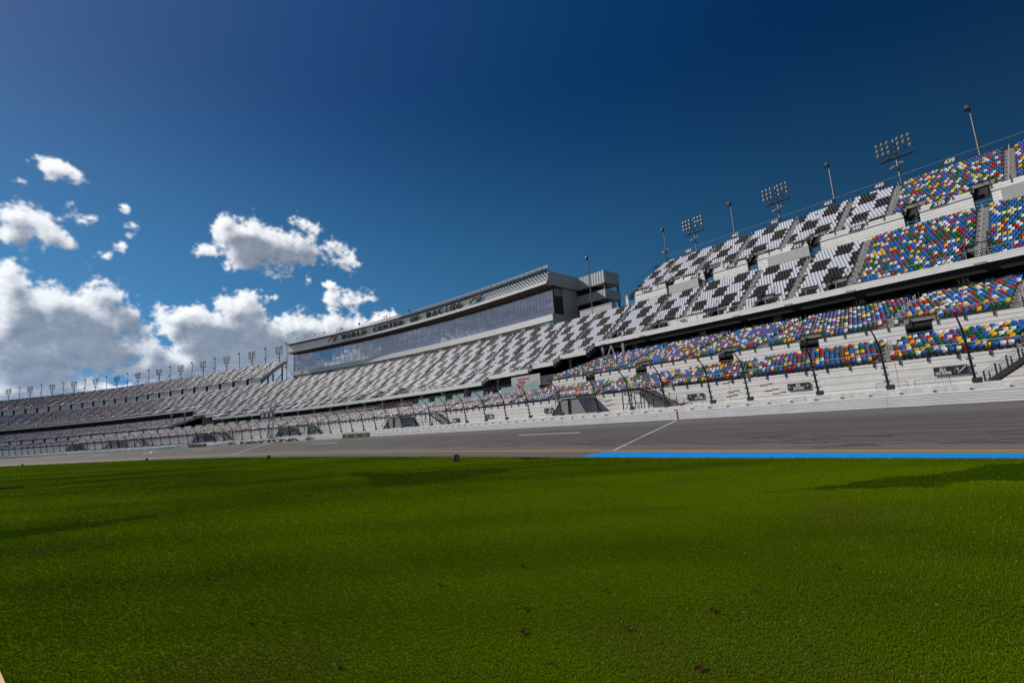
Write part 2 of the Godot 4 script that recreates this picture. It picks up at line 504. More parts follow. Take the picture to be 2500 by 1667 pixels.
const PATCHES := [  # outlines of the darker green areas of the lawn
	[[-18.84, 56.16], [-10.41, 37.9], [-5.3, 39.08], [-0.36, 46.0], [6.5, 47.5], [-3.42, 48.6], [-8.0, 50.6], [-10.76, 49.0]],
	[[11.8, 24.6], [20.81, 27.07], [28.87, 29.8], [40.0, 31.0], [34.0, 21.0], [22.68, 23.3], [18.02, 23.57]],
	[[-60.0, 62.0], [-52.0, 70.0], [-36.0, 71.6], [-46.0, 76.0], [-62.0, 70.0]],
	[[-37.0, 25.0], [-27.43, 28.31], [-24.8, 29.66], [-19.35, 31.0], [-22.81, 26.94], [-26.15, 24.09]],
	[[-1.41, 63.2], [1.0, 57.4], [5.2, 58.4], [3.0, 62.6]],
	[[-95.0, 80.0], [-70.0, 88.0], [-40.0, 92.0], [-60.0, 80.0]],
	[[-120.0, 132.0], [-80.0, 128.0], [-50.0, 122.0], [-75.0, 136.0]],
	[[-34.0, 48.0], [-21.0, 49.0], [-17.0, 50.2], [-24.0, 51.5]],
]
var patch_polys := []
var gn := FastNoiseLite.new()
var gn2 := FastNoiseLite.new()

func turf(x: float, z: float) -> float:      # 0 pale green .. 1 dark green, set darker inside the patch outlines
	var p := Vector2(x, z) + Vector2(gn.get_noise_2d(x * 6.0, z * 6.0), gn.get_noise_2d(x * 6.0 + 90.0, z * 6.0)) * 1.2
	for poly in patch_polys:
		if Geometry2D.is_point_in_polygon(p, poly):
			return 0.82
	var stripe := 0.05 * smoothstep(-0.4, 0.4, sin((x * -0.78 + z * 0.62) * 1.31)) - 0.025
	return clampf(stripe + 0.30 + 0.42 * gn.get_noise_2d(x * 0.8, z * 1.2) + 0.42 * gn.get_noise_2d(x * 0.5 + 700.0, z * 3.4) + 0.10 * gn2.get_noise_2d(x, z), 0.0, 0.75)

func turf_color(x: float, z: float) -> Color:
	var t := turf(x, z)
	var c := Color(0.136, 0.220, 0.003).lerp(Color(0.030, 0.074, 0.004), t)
	var w := gn2.get_noise_2d(x * 0.6 + 300.0, z * 0.6)
	if w > 0.32:
		c = c.lerp(Color(0.11, 0.105, 0.02), (w - 0.32) * 1.4)
	return c

func build_ground() -> void:
	O = Vector3.ZERO
	gn.seed = 21; gn.frequency = 0.035; gn.fractal_octaves = 4
	gn2.seed = 33; gn2.frequency = 0.12; gn2.fractal_octaves = 3
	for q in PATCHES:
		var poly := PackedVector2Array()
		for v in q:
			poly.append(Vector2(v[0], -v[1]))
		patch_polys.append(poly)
	# wide sheet to the horizon
	var m := Mb.new()
	m.quad(Vector3(-3000, -0.09, 3000), Vector3(-3000, -0.09, -3000), Vector3(3000, -0.09, -3000), Vector3(3000, -0.09, 3000))
	var gm := mat(L(0.045, 0.085, 0.008), 0.9, 0.0, T.fine, 0.3)
	struct("ground", m.mesh(), gm, "wide green ground under and around the whole speedway")
	# infield lawn with its patches as vertex colours
	var x0 := -330.0
	var nx := 300
	var xs := PackedFloat32Array()
	var zs := PackedFloat32Array()
	var v := 0.0
	while v < 420.0:
		xs.append(v); v += 0.7 if v < 60.0 else 2.5
	var xx := PackedFloat32Array()
	for i in range(xs.size() - 1, 0, -1):
		xx.append(-xs[i])
	for i in xs.size():
		if xs[i] < 150.0: xx.append(xs[i])
	v = 30.0
	while v > -420.0:
		zs.append(v); v -= 0.7 if v > -80.0 else 2.5
	var verts := PackedVector3Array()
	var cols := PackedColorArray()
	var nrm := PackedVector3Array()
	var idx := PackedInt32Array()
	for j in zs.size():
		for i in xx.size():
			verts.append(Vector3(xx[i], 0, zs[j]))
			nrm.append(Vector3.UP)
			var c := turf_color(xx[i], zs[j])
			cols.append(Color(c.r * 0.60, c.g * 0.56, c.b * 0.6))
	var w := xx.size()
	var skip := PackedByteArray()
	skip.resize(verts.size())
	for k in verts.size():
		var p := verts[k]
		if p.x > -330 and Vector2(p.x, p.z).length() > 24.0:
			var q := s_n(p)
			skip[k] = 1 if q.y < grass_edge(q.x) - 3.0 else 0
			if q.y < grass_edge(q.x) + 0.4:
				verts[k] = Vector3(p.x, -0.06, p.z)
	for j in zs.size() - 1:
		for i in w - 1:
			var a := j * w + i
			if skip[a] and skip[a + 1] and skip[a + w] and skip[a + w + 1]:
				continue
			idx.append_array(PackedInt32Array([a, a + w, a + 1, a + 1, a + w, a + w + 1]))
	var arr := []
	arr.resize(Mesh.ARRAY_MAX)
	arr[Mesh.ARRAY_VERTEX] = verts
	arr[Mesh.ARRAY_NORMAL] = nrm
	arr[Mesh.ARRAY_COLOR] = cols
	arr[Mesh.ARRAY_INDEX] = idx
	var am := ArrayMesh.new()
	am.add_surface_from_arrays(Mesh.PRIMITIVE_TRIANGLES, arr)
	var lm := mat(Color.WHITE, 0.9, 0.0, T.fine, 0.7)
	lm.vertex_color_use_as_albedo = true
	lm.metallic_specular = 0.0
	struct("infield_lawn", am, lm, "mown infield lawn with lighter and darker green areas before the track")

func build_track() -> void:
	O = world(100, 63, 0)
	var asph := asphalt_mat()
	var m := Mb.new()
	var k := 330
	for i in k:
		var a := lerpf(-80.0, 640.0, float(i) / k)
		var b := lerpf(-80.0, 640.0, float(i + 1) / k)
		var pa := track_profile(a)
		var pb := track_profile(b)
		for j in pa.size() - 1:
			m.quad_uv(pt(a, pa[j].x, pa[j].y), pt(b, pb[j].x, pb[j].y), pt(b, pb[j + 1].x, pb[j + 1].y), pt(a, pa[j + 1].x, pa[j + 1].y),
				Vector2(a / 40.0, pa[j].x / 14.0), Vector2(b / 40.0, pb[j].x / 14.0), Vector2(b / 40.0, pb[j + 1].x / 14.0), Vector2(a / 40.0, pa[j + 1].x / 14.0))
	struct("track", m.mesh(), asph, "grey banked asphalt race track between lawn and white wall")
	# infill behind the wall: walkway and concourse
	m = Mb.new()
	ribbon(m, [Vector2(57.3, 1.0), Vector2(57.3, 4.3), Vector2(50.0, 4.3), Vector2(-40.0, 4.3), Vector2(-45.0, -0.1)], -80, 640, 6)
	struct("walkway", m.mesh(), M.tread, "concrete walkway behind the white wall at the foot of the stand")
	# paint, one object per line
	var line := func(called: String, label: String, mm: StandardMaterial3D, s0: float, s1: float, n0: float, n1: float, st: float) -> void:
		var q := Mb.new()
		var kk := maxi(1, int((s1 - s0) / st))
		for i in kk:
			var a := lerpf(s0, s1, float(i) / kk)
			var b := lerpf(s0, s1, float(i + 1) / kk)
			q.quad(tp(a, n0), tp(b, n0), tp(b, n1), tp(a, n1))
		struct(called, q.mesh(), mm, label)
	line.call("yellow_line", "yellow double boundary line along the lower edge of the track", M.line_yellow, -70, 600, 68.62, 68.78, 3)
	line.call("orange_line", "orange lower stripe of the double boundary line", M.line_yellow, -70, 600, 69.0, 69.12, 3)
	var names := ["nearest the blue strip", "right of the finish line", "left of the finish line", "far left"]
	var dash := [[40.0, 54.5], [131.1, 146.5], [219.3, 232.5], [297.5, 310.7], [385.0, 399.0]]
	for i in 4:
		line.call("lane_dash", "long white lane dash on the asphalt, " + names[i], M.line_white, dash[i][0], dash[i][1], 61.42, 61.6, 3)
	line.call("pavement_joint", "dark lengthwise pavement joint across the upper track", M.tar, -60, 80, 61.0, 61.035, 3)
	line.call("pavement_joint", "dark lengthwise pavement joint across the middle track", M.tar, -60, 50, 63.9, 63.935, 3)
	var cross := func(called: String, label: String, sa: float, na: float, sb: float, nb: float, wd: float, gap: bool) -> void:
		var q := Mb.new()
		var kk := 24
		for i in kk:
			if gap and i % 2 == 1:
				continue
			var n0 := lerpf(na, nb, float(i) / kk)
			var n1 := lerpf(na, nb, (i + 1.0) / kk)
			var a := lerpf(sa, sb, float(i) / kk)
			var b := lerpf(sa, sb, (i + 1.0) / kk)
			q.quad(tp(a - wd, n0), tp(a + wd, n0), tp(b + wd, n1), tp(b - wd, n1))
		struct(called, q.mesh(), M.line_white, label)
	cross.call("restart_line", "white line across the track below the red wall mark", 25.9, 57.95, 27.5, 68.6, 0.10, false)
	cross.call("finish_line", "white start and finish line across the track below the wall lettering", 184.3, 57.95, 186.3, 68.6, 0.28, false)
	var arrow := Mb.new()
	for q in [[268.0, 60.2, 262.0, 62.6], [262.0, 60.4, 268.0, 63.0]]:
		arrow.quad(tp(q[0] - 0.5, q[1]), tp(q[0] + 0.5, q[1]), tp(q[2] + 0.5, q[3]), tp(q[2] - 0.5, q[3]))
	struct("track_marking", arrow.mesh(), M.line_white, "white angled mark painted on the far left asphalt")
	# blue apron strip
	var q := Mb.new()
	for i in 20:
		var a := lerpf(-6.4, 28.4, i / 20.0)
		var b := lerpf(-6.4, 28.4, (i + 1) / 20.0)
		var oa := 0.0 if i > 0 else -0.7
		q.quad(tp(a + oa, 69.3), tp(b, 69.3), tp(b, grass_edge(b) - 0.03), tp(a, grass_edge(a) - 0.03))
	q.tri(tp(28.4, 69.3), tp(28.7, 69.3), tp(28.4, grass_edge(28.4) - 0.03))
	struct("blue_apron", q.mesh(), M.blue_paint, "bright blue painted apron strip between lawn and yellow line")
	# sealed cracks
	rng.seed = 77
	q = Mb.new()
	for k2 in 66:
		var s := rng.randf_range(-8.0, 76.0)
		var n := rng.randf_range(64.4, 67.6)
		var heading := rng.randf_range(-0.25, 0.25) + (PI if rng.randf() < 0.5 else 0.0)
		if k2 % 4 == 0: heading += rng.randf_range(-0.8, 0.8)
		var wd := rng.randf_range(0.02, 0.065)
		for i in rng.randi_range(6, 20) if k2 % 4 else 5:
			var l := rng.randf_range(0.25, 0.7)
			var turn := heading + rng.randf_range(-0.6, 0.6)
			var s2 := s + cos(turn) * l
			var n2 := clampf(n + sin(turn) * l * 0.6, 63.8, 68.2)
			var px := -sin(heading) * wd
			var pn := cos(heading) * wd
			q.quad(tp(s + px, n + pn), tp(s2 + px, n2 + pn), tp(s2 - px, n2 - pn), tp(s - px, n - pn))
			s = s2; n = n2
	struct("sealed_cracks", q.mesh(), M.tar, "dark branching sealed cracks in the lower asphalt", "stuff")

func track_profile(s: float) -> Array:
	var e := grass_edge(s)
	return [Vector2(57.3, 3.43), Vector2(60.0, 2.70), Vector2(63.0, 1.90), Vector2(66.0, 1.09), Vector2(68.8, 0.32), Vector2(69.3, 0.22), Vector2(lerpf(69.3, e, 0.6), 0.08), Vector2(e, 0.012), Vector2(e + 0.4, -0.05)]

var tp_lift := 0.006
func tp(s: float, n: float) -> Vector3:
	var pr := track_profile(s)
	for j in pr.size() - 1:
		if n <= pr[j + 1].x:
			return pt(s, n, lerpf(pr[j].y, pr[j + 1].y, (n - pr[j].x) / (pr[j + 1].x - pr[j].x)) + tp_lift)
	return pt(s, n, tp_lift)

func asphalt_mat() -> StandardMaterial3D:
	var W := 1024
	var a := FastNoiseLite.new()
	a.seed = 5; a.frequency = 0.25; a.fractal_octaves = 2
	var b := FastNoiseLite.new()
	b.seed = 9; b.frequency = 0.012; b.fractal_octaves = 4
	var d := PackedByteArray()
	d.resize(W * W * 3)
	for j in W:
		# groove tone across the track repeats with v, streaks run along u
		for i in W:
			var u := TAU * i / W
			var g := a.get_noise_2d(i, j)
			var st := b.get_noise_3d(cos(u) * 26.0, sin(u) * 26.0, j * 3.2)
			var vv := float(j) / W
			var groove := smoothstep(0.20, 0.34, vv) * (1.0 - smoothstep(0.70, 0.84, vv))
			var x := 0.87 + 0.12 * g + 0.11 * st - 0.09 * groove
			if j % 256 < 2: x -= 0.06
			var k := (j * W + i) * 3
			x = clampf(x, 0.3, 1.0)
			d[k] = int(x * 255.0); d[k + 1] = int(x * 0.99 * 255.0); d[k + 2] = int(x * 0.985 * 255.0)
	var im := Image.create_from_data(W, W, false, Image.FORMAT_RGB8, d)
	im.generate_mipmaps()
	var m := mat(L(0.143, 0.140, 0.139), 0.85)
	m.metallic_specular = 0.25
	m.albedo_texture = ImageTexture.create_from_image(im)
	return m

func blade_mesh() -> ArrayMesh:
	rng.seed = 5
	var m := Mb.new()
	for b in 8:
		var a := TAU * b / 8.0 + rng.randf() * 0.6
		var r := rng.randf_range(0.0, 0.035)
		var base := Vector3(cos(a * 1.7) * r, -0.005, sin(a * 1.7) * r)
		var lean := Vector3(cos(a), 0, sin(a)) * rng.randf_range(0.01, 0.045)
		var h := rng.randf_range(0.035, 0.075)
		var side := Vector3(-sin(a), 0, cos(a)) * 0.0045
		var mid := base + lean * 0.4 + Vector3.UP * h * 0.6
		var tip := base + lean * 1.3 + Vector3.UP * h
		m.quad(base - side, mid - side * 0.8, mid + side * 0.8, base + side)
		m.tri(mid - side * 0.8, tip, mid + side * 0.8)
	return m.mesh()

func build_grass() -> void:
	O = Vector3.ZERO
	var mesh := blade_mesh()
	var gm := mat(Color.WHITE, 0.9)
	gm.metallic_specular = 0.12
	gm.vertex_color_use_as_albedo = true
	gm.backlight_enabled = true
	gm.backlight = Color(0.45, 0.5, 0.1)
	mesh.surface_set_material(0, gm)
	rng.seed = 404
	var buf := PackedFloat32Array()
	var count := 0
	var total := 690000
	var lo := log(3.0)
	var hi := log(330.0)
	for k in total:
		var f := pow(rng.randf(), 1.18)
		var r := exp(lerpf(lo, hi, f))
		var az := deg_to_rad(rng.randf_range(-54.0, 52.0))
		var x := sin(az) * r
		var z := -cos(az) * r
		if r > 24.0:
			var q := s_n(Vector3(x, 0, z))
			if q.y < grass_edge(q.x) + rng.randf_range(-0.10, 0.12):
				continue
		var sc := 0.42 + r * 0.0165
		var sy := minf(sc, 1.5) * rng.randf_range(0.85, 1.1)
		sc = minf(sc, 5.0) * rng.randf_range(0.8, 1.25)
		var t := rng.randf() * TAU
		var c := cos(t) * sc
		var s := sin(t) * sc
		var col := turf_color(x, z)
		var j := rng.randf_range(0.90, 1.09)
		if rng.randf() < 0.006: col = Color(0.30, 0.29, 0.14)
		buf.append_array(PackedFloat32Array([c, 0.0, s, x, 0.0, sy, 0.0, 0.0, -s, 0.0, c, z, col.r * j, col.g * j, col.b * j, 1.0]))
		count += 1
	var mm := MultiMesh.new()
	mm.transform_format = MultiMesh.TRANSFORM_3D
	mm.use_colors = true
	mm.mesh = mesh
	mm.instance_count = count
	mm.buffer = buf
	var o := MultiMeshInstance3D.new()
	o.name = "grass"
	o.multimesh = mm
	add_child(o)
	tag(o, "short blades of the mown infield grass", "grass", "", "stuff")

# ------------------------------------------------------------------ text
func text_mesh(txt: String, height: float, depth := 0.03, bold := true) -> TextMesh:
	var t := TextMesh.new()
	t.text = txt
	var f := SystemFont.new()
	f.font_names = PackedStringArray(["Droid Sans"])
	f.font_weight = 700 if bold else 400
	t.font = f
	t.font_size = 64
	t.pixel_size = height / 46.0
	t.depth = depth
	return t

func letters(txt: String, s: float, n: float, y: float, height: float, width: float, material: Material, parent: Node3D, called := "lettering", shear := 0.0) -> MeshInstance3D:
	var t := text_mesh(txt, height)
	var o := part(called, t, material, parent)
	var bb := t.get_aabb()
	var b := frame(s)
	var kx := width / maxf(bb.size.x, 0.01)
	var ky := height / maxf(bb.size.y, 0.01)
	b = Basis(b.x * kx, (b.y + b.x * shear) * ky, b.z)
	o.transform = Transform3D(b, pt(s, n, y) - b * (bb.position + bb.size * 0.5))
	return o

# ------------------------------------------------------------------ seats
const SEAT_COLS := [[0.012, 0.110, 0.43], [0.003, 0.098, 0.028], [0.34, 0.006, 0.012], [0.68, 0.40, 0.02], [0.62, 0.63, 0.67], [0.013, 0.012, 0.013], [0.62, 0.645, 0.74]]
var seat_mats := []

class SeatList:
	var p := PackedVector3Array()
	var s := PackedFloat32Array()
	var c := PackedInt32Array()

func make_seat_mesh() -> void:
	var m := Mb.new()
	var w := 0.215
	# backrest: a bowed shell with a rolled top edge
	var prof := [Vector2(0.02, 0.40), Vector2(-0.005, 0.55), Vector2(-0.015, 0.70), Vector2(-0.03, 0.80), Vector2(-0.065, 0.845), Vector2(-0.11, 0.835), Vector2(-0.12, 0.78)]
	var nx := 6
	for j in prof.size() - 1:
		for i in nx:
			var f := func(ii: int, q: Vector2) -> Vector3:
				var u := ii * 2.0 / nx - 1.0
				var narrow := 1.0 - 0.10 * maxf(0.0, (q.y - 0.72) * 6.0) * absf(u)
				return Vector3(u * w * narrow, q.y - 0.03 * maxf(0.0, absf(u) - 0.6) * (1.0 if q.y > 0.75 else 0.0), q.x + 0.05 * u * u)
			m.quad(f.call(i, prof[j]), f.call(i, prof[j + 1]), f.call(i + 1, prof[j + 1]), f.call(i + 1, prof[j]))
	# tipped-up seat pan in front of it
	var pan := [Vector2(0.07, 0.60), Vector2(0.15, 0.585), Vector2(0.20, 0.50), Vector2(0.19, 0.40), Vector2(0.12, 0.345), Vector2(0.05, 0.36)]
	for j in pan.size() - 1:
		for i in 4:
			var f := func(ii: int, q: Vector2) -> Vector3:
				var u := ii * 0.5 - 1.0
				return Vector3(u * 0.20, q.y + 0.02 * u * u, q.x - 0.03 * u * u)
			m.quad(f.call(i, pan[j]), f.call(i, pan[j + 1]), f.call(i + 1, pan[j + 1]), f.call(i + 1, pan[j]))
	var am := m.mesh()
	var fr := Mb.new()
	for sx in [-1.0, 1.0]:
		fr.boxv(Vector3(sx * 0.235, 0.32, 0.03), Vector3(0.012, 0, 0), Vector3(0, 0.32, 0), Vector3(0, 0, 0.025))
		fr.boxv(Vector3(sx * 0.235, 0.62, 0.12), Vector3(0.016, 0, 0), Vector3(0, 0.014, 0), Vector3(0, 0, 0.14))
	fr.boxv(Vector3(0, 0.25, 0.05), Vector3(0.232, 0, 0), Vector3(0, 0.085, 0), Vector3(0, 0, 0.02))  # dark panel added between the legs, stands in for shade under the seat
	var arr := fr.mesh().surface_get_arrays(0)
	am.add_surface_from_arrays(Mesh.PRIMITIVE_TRIANGLES, arr)
	var pl := mat(Color.WHITE, 0.42)
	pl.metallic_specular = 0.35
	pl.vertex_color_use_as_albedo = true
	am.surface_set_material(0, pl)
	am.surface_set_material(1, M.black)
	seat_mesh = am
	for c in SEAT_COLS:
		var sm := mat(L(c[0], c[1], c[2]), 0.42)
		sm.metallic_specular = 0.35
		seat_mats.append(sm)

func rand_seat_colour() -> int:
	var r := rng.randf()
	if r < 0.37: return 0
	if r < 0.60: return 1
	if r < 0.76: return 2
	if r < 0.87: return 3
	return 4

func checker(s: float, row: int, seat_w := 0.52) -> int:
	var v := row + 0.25 * sin(s / 7.5)
	var band := floori(v / 5.3)
	var u := s / 6.2 + 0.5 * band + rng.randf_range(-0.012, 0.012)
	return 5 if u - floorf(u) < 0.45 else 6

func in_gaps(s: float, gaps: Array, half: float) -> bool:
	for g in gaps:
		if absf(s - g) < half:
			return true
	return false

func seat_row(li: SeatList, row: int, n: float, y: float, s0: float, s1: float, aisles: Array, holes: Array, holes_rows: int, style: Callable, aisle_half := 0.75) -> void:
	var s := s0 + (0.26 if row % 2 == 0 else 0.0)
	while s < s1:
		s += 0.525 / along(s, n)
		if in_gaps(s, aisles, aisle_half) or (row < holes_rows and in_gaps(s, holes, 1.6)):
			continue
		if rng.randf() < 0.002: continue
		li.p.append(world(s, n, y))
		li.s.append(s)
		li.c.append(style.call(s, row))

func in_view(p: Vector3) -> bool:
	var l := cam.transform.affine_inverse() * p
	var t := tan(deg_to_rad(cam.fov * 0.5))
	return l.z < -1.0 and absf(l.x) < -l.z * t * 1.5015 and absf(l.y) < -l.z * t

func emit_seats(li: SeatList, parent: Node3D, keep: Callable) -> void:
	var order := []
	for i in li.p.size():
		if in_view(li.p[i]) and keep.call(li.s[i]):
			order.append([li.p[i].distance_to(cam.position), i])
	order.sort_custom(func(a, b): return a[0] < b[0])
	var single := {}
	for k in mini(295, order.size()):
		single[order[k][1]] = true
	var buf := PackedFloat32Array()
	var count := 0
	for i in li.p.size():
		var b := frame(li.s[i])
		var p := li.p[i] - O
		if single.has(i):
			var o := part("seat", seat_mesh, seat_mats[li.c[i]], parent)
			o.set_surface_override_material(1, M.black)
			o.transform = Transform3D(b, p)
			continue
		var c: Array = SEAT_COLS[li.c[i]]
		buf.append_array(PackedFloat32Array([b.x.x, b.y.x, b.z.x, p.x, b.x.y, b.y.y, b.z.y, p.y, b.x.z, b.y.z, b.z.z, p.z, c[0], c[1], c[2], 1.0]))
		count += 1
	var mm := MultiMesh.new()
	mm.transform_format = MultiMesh.TRANSFORM_3D
	mm.use_colors = true
	mm.mesh = seat_mesh
	mm.instance_count = count
	mm.buffer = buf
	var o := MultiMeshInstance3D.new()
	o.name = "seats"
	o.multimesh = mm
	parent.add_child(o)
	o.set_meta("kind", "stuff")

# intervals of s0..s1 left when the gaps (centre, half width) are cut out
func cut(s0: float, s1: float, gaps: Array, half: float) -> Array:
	var out := []
	var g := gaps.duplicate()
	g.sort()
	var a := s0
	for c in g:
		if c + half <= s0 or c - half >= s1: continue
		if c - half > a: out.append([a, c - half])
		a = maxf(a, c + half)
	if a < s1: out.append([a, s1])
	return out

func step_size(s: float) -> float:
	return 2.5 if s < 100.0 else 5.0

func tread(m: Mb, s0: float, s1: float, n: float, y: float, depth: float, rise: float) -> void:
	ribbon(m, [Vector2(n, y - rise), Vector2(n, y), Vector2(n - depth, y)], s0, s1, step_size(s0))

var aisle_rails: Mb
func aisle_steps(m: Mb, s: float, n: float, y: float, rise: float) -> void:
	if aisle_rails and s < 140.0 and int(round(y * 10.0)) % 2 == 0:
		aisle_rails.bar(pt(s, n - 0.2, y), pt(s, n - 0.2, y + 0.92), 0.055)
		aisle_rails.bar(pt(s, n + 0.25, y + 0.55), pt(s, n - 0.25, y + 0.95), 0.055)
	cbox(m, s - 0.6, s + 0.6, n - 0.02, n + 0.38, y - rise - 0.02, y - rise * 0.5, 3.0)

func guard(parent: Node3D, s0: float, s1: float, n: float, y: float, h: float, every: float, post_mat: Material, rails: Array, post_below := 0.25, post_w := 0.07) -> void:
	var posts := Mb.new()
	var k := maxi(1, int(round((s1 - s0) / every)))
	var near := []
	for i in k + 1:
		var s := lerpf(s0, s1, float(i) / k)
		if s > -14.0 and s < 34.0:
			var q := Mb.new()
			q.box(frame(s), pt(s, n, y + (h - post_below) * 0.5), Vector3(post_w, h + post_below, post_w))
			part("railing_post", q.mesh(), post_mat, parent)
		else:
			posts.box(frame(s), pt(s, n, y + (h - post_below) * 0.5), Vector3(post_w, h + post_below, post_w))
	if posts.v.size():
		part("railing_posts", posts.mesh(), post_mat, parent).set_meta("kind", "stuff")
	var m := Mb.new()
	for r in rails:
		rail(m, s0, s1, n + 0.05, y + h * r, 0.028, 3.0)
	part("handrail", m.mesh(), M.rail, parent)

# ------------------------------------------------------------------ lower stand
func ribbed(n: float, y0: float, y1: float, pitch: float, deep: float) -> Array:
	var a := []
	var y := y0
	while y < y1 - 0.01:
		var t := minf(y + pitch, y1)
		a.append(Vector2(n, y)); a.append(Vector2(n, t - 0.035)); a.append(Vector2(n - deep, t - 0.03)); a.append(Vector2(n - deep, t))
		y = t
	return a

var low_aisles := []
var low_voms := []
var mid_aisles := []
var mid_voms := []
var up_aisles := []
var up_voms := []

func spread(first: Array, step: float, to: float) -> Array:
	var a := first.duplicate()
	var s: float = a[-1] + step
	while s < to:
		a.append(s); s += step
	return a

func plan_gaps() -> void:
	low_aisles = spread([-17.0, -5.0, 6.2, 21.3, 33.5, 47.5], 12.2, 600)
	low_voms = spread([-9.0, 3.2, 14.9, 26.7, 42.6], 12.2, 600)
	mid_aisles = spread([-20.0, -9.5, -1.0, 13.7, 22.8, 31.9, 44.4, 52.7], 10.9, 600)
	mid_voms = spread([-14.5, -0.6, 15.9, 27.4, 36.2, 49.3], 11.6, 600)
	up_aisles = spread([-21.0, -12.0, -4.0, 11.0, 18.8, 28.9, 38.8, 47.9, 58.3], 9.9, 600)
	up_voms = spread([-12.0, -1.0, 7.6, 22.4, 34.1, 43.8, 53.6], 11.2, 600)

func build_lower() -> void:
	var t := thing("lower_grandstand", "lower grandstand of coloured seats above the ribbed white wall", "grandstand", world(20, 50, 4.0))
	var m := Mb.new()
	for k in 36:
		m = Mb.new()
		var a := -70.0 + k * 18.5
		ribbon(m, ribbed(50.3, 4.2, 7.92, 0.31, 0.022), a + 0.02, a + 18.48, step_size(a))
		part("wall_panel", m.mesh(), M.wall_white, t)
	var ter := Mb.new()
	var st := Mb.new()
	aisle_rails = Mb.new()
	var li := SeatList.new()
	rng.seed = 101
	var rnd := func(_s: float, _r: int) -> int: return rand_seat_colour()
	for i in 7:
		var n := 50.3 - 0.85 * i
		var y := 7.92 + 0.37 * i
		tread(ter, -70, 600, n - (0.03 if i == 0 else 0.0), y, 0.85, 0.37 if i > 0 else 0.01)
		seat_row(li, i, n - 0.42, y, -40, 580, low_aisles.map(func(x): return x - 1.0), [], 0, rnd, 0.7)
		for a in low_aisles:
			if i > 0: aisle_steps(st, a - 1.0, n, y, 0.37)
	tread(ter, -70, 600, 44.35, 10.14, 1.9, 0.02)
	part("terrace", ter.mesh(), M.tread, t)
	part("aisle_stairs", st.mesh(), M.tread, t).set_meta("kind", "stuff")
	if aisle_rails.v.size(): part("aisle_handrails", aisle_rails.mesh(), M.rail, t).set_meta("kind", "stuff")
	guard(t, -70, 590, 50.36, 7.92, 1.02, 2.3, M.fence, [1.0], 0.40, 0.10)
	guard(t, -70, 66, 44.3, 10.14, 1.05, 2.6, M.rail, [1.0, 0.55], 0.0, 0.045)
	for q in [6.4, 9.6, 12.4, 15.6, 23.0, 31.0, 36.5, 52.0, 56.5, 60.0]:
		for e in 2:
			li.p.append(world(q + e * 0.55, 43.3, 10.14)); li.s.append(q + e * 0.55); li.c.append(rand_seat_colour())
	emit_seats(li, t, func(s): return s > -12.0)
	# upper block of the lower stand, in two lengths
	for side in 2:
		var s0 := -70.0 if side == 0 else 290.0
		var s1 := 66.0 if side == 0 else 600.0
		t = thing("lower_rear_grandstand", ["rear tier of coloured seats below the white middle fascia, right of the tower", "distant rear tier of coloured seats under the middle deck, left of the tower"][side], "grandstand", world(maxf(s0, 0) + 10, 42, 10.0))
		for iv in cut(s0, s1 + 2.0, low_voms, 1.2):
			m = Mb.new()
			ribbon(m, ribbed(42.5, 10.14, 12.4, 0.45, 0.022), iv[0], iv[1], step_size(iv[0]))
			part("wall_panel", m.mesh(), M.wall_white, t)
		m = Mb.new()
		for v in low_voms:
			if v < s0 or v > s1: continue
			cbox(m, v - 1.2, v + 1.2, 42.2, 42.5, 12.05, 12.4)
			for e in [-1.2, 1.2]:
				cbox(m, v + e - 0.08, v + e + 0.08, 38.6, 42.5, 10.2, 12.38)
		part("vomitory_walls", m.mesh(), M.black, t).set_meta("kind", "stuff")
		m = Mb.new()
		cbox(m, s0, s1, 38.4, 38.6, 10.14, 13.0, 6.0)
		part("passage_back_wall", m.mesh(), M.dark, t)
		ter = Mb.new(); st = Mb.new(); li = SeatList.new(); aisle_rails = Mb.new()
		for j in 18:
			var n := 42.5 - 1.0 * j
			var y := 12.4 + 0.33 * j
			var e := s1 + (2.0 - 0.25 * j if side == 0 else 0.0)
			for iv in (cut(s0, e, low_voms, 1.25) if j < 3 else [[s0, e]]):
				tread(ter, iv[0], iv[1], n - (0.03 if j == 0 else 0.0), y, 1.0, 0.33 if j > 0 else 0.01)
			seat_row(li, j, n - 0.5, y, maxf(s0, -40.0), minf(e - 0.5, 575.0), low_aisles, low_voms, 3, rnd, 0.75)
			for a in low_aisles:
				if j > 0 and a > s0 and a < e: aisle_steps(st, a, n, y, 0.33)
		part("terrace", ter.mesh(), M.tread, t)
		part("aisle_stairs", st.mesh(), M.tread, t).set_meta("kind", "stuff")
		if aisle_rails.v.size(): part("aisle_handrails", aisle_rails.mesh(), M.rail, t).set_meta("kind", "stuff")
		m = Mb.new()
		cbox(m, s0, s1 - 3.0, 24.2, 24.5, 17.5, 23.0, 6.0)
		part("back_wall", m.mesh(), M.dark, t)
		guard(t, s0, s1, 42.56, 12.4, 1.05, 2.3, M.fence, [1.0], 0.40, 0.10)
		emit_seats(li, t, func(s): return s > -12.0)

# ------------------------------------------------------------------ middle deck
const MID_SEG := [[-70.0, 66.0, 0], [66.0, 74.3, 4], [74.3, 81.5, 7], [81.5, 97.0, 9], [97.0, 265.0, 12], [265.0, 275.0, 9], [275.0, 289.0, 6], [289.0, 600.0, 0]]
const MID_PLAT := [[38.2, 48.0, 3, 0], [113.0, 137.0, 3, 12]]

func mid_n(K: int) -> float: return 27.56 + 0.85 * K
func mid_y(K: int) -> float: return 20.5 - 0.5 * K

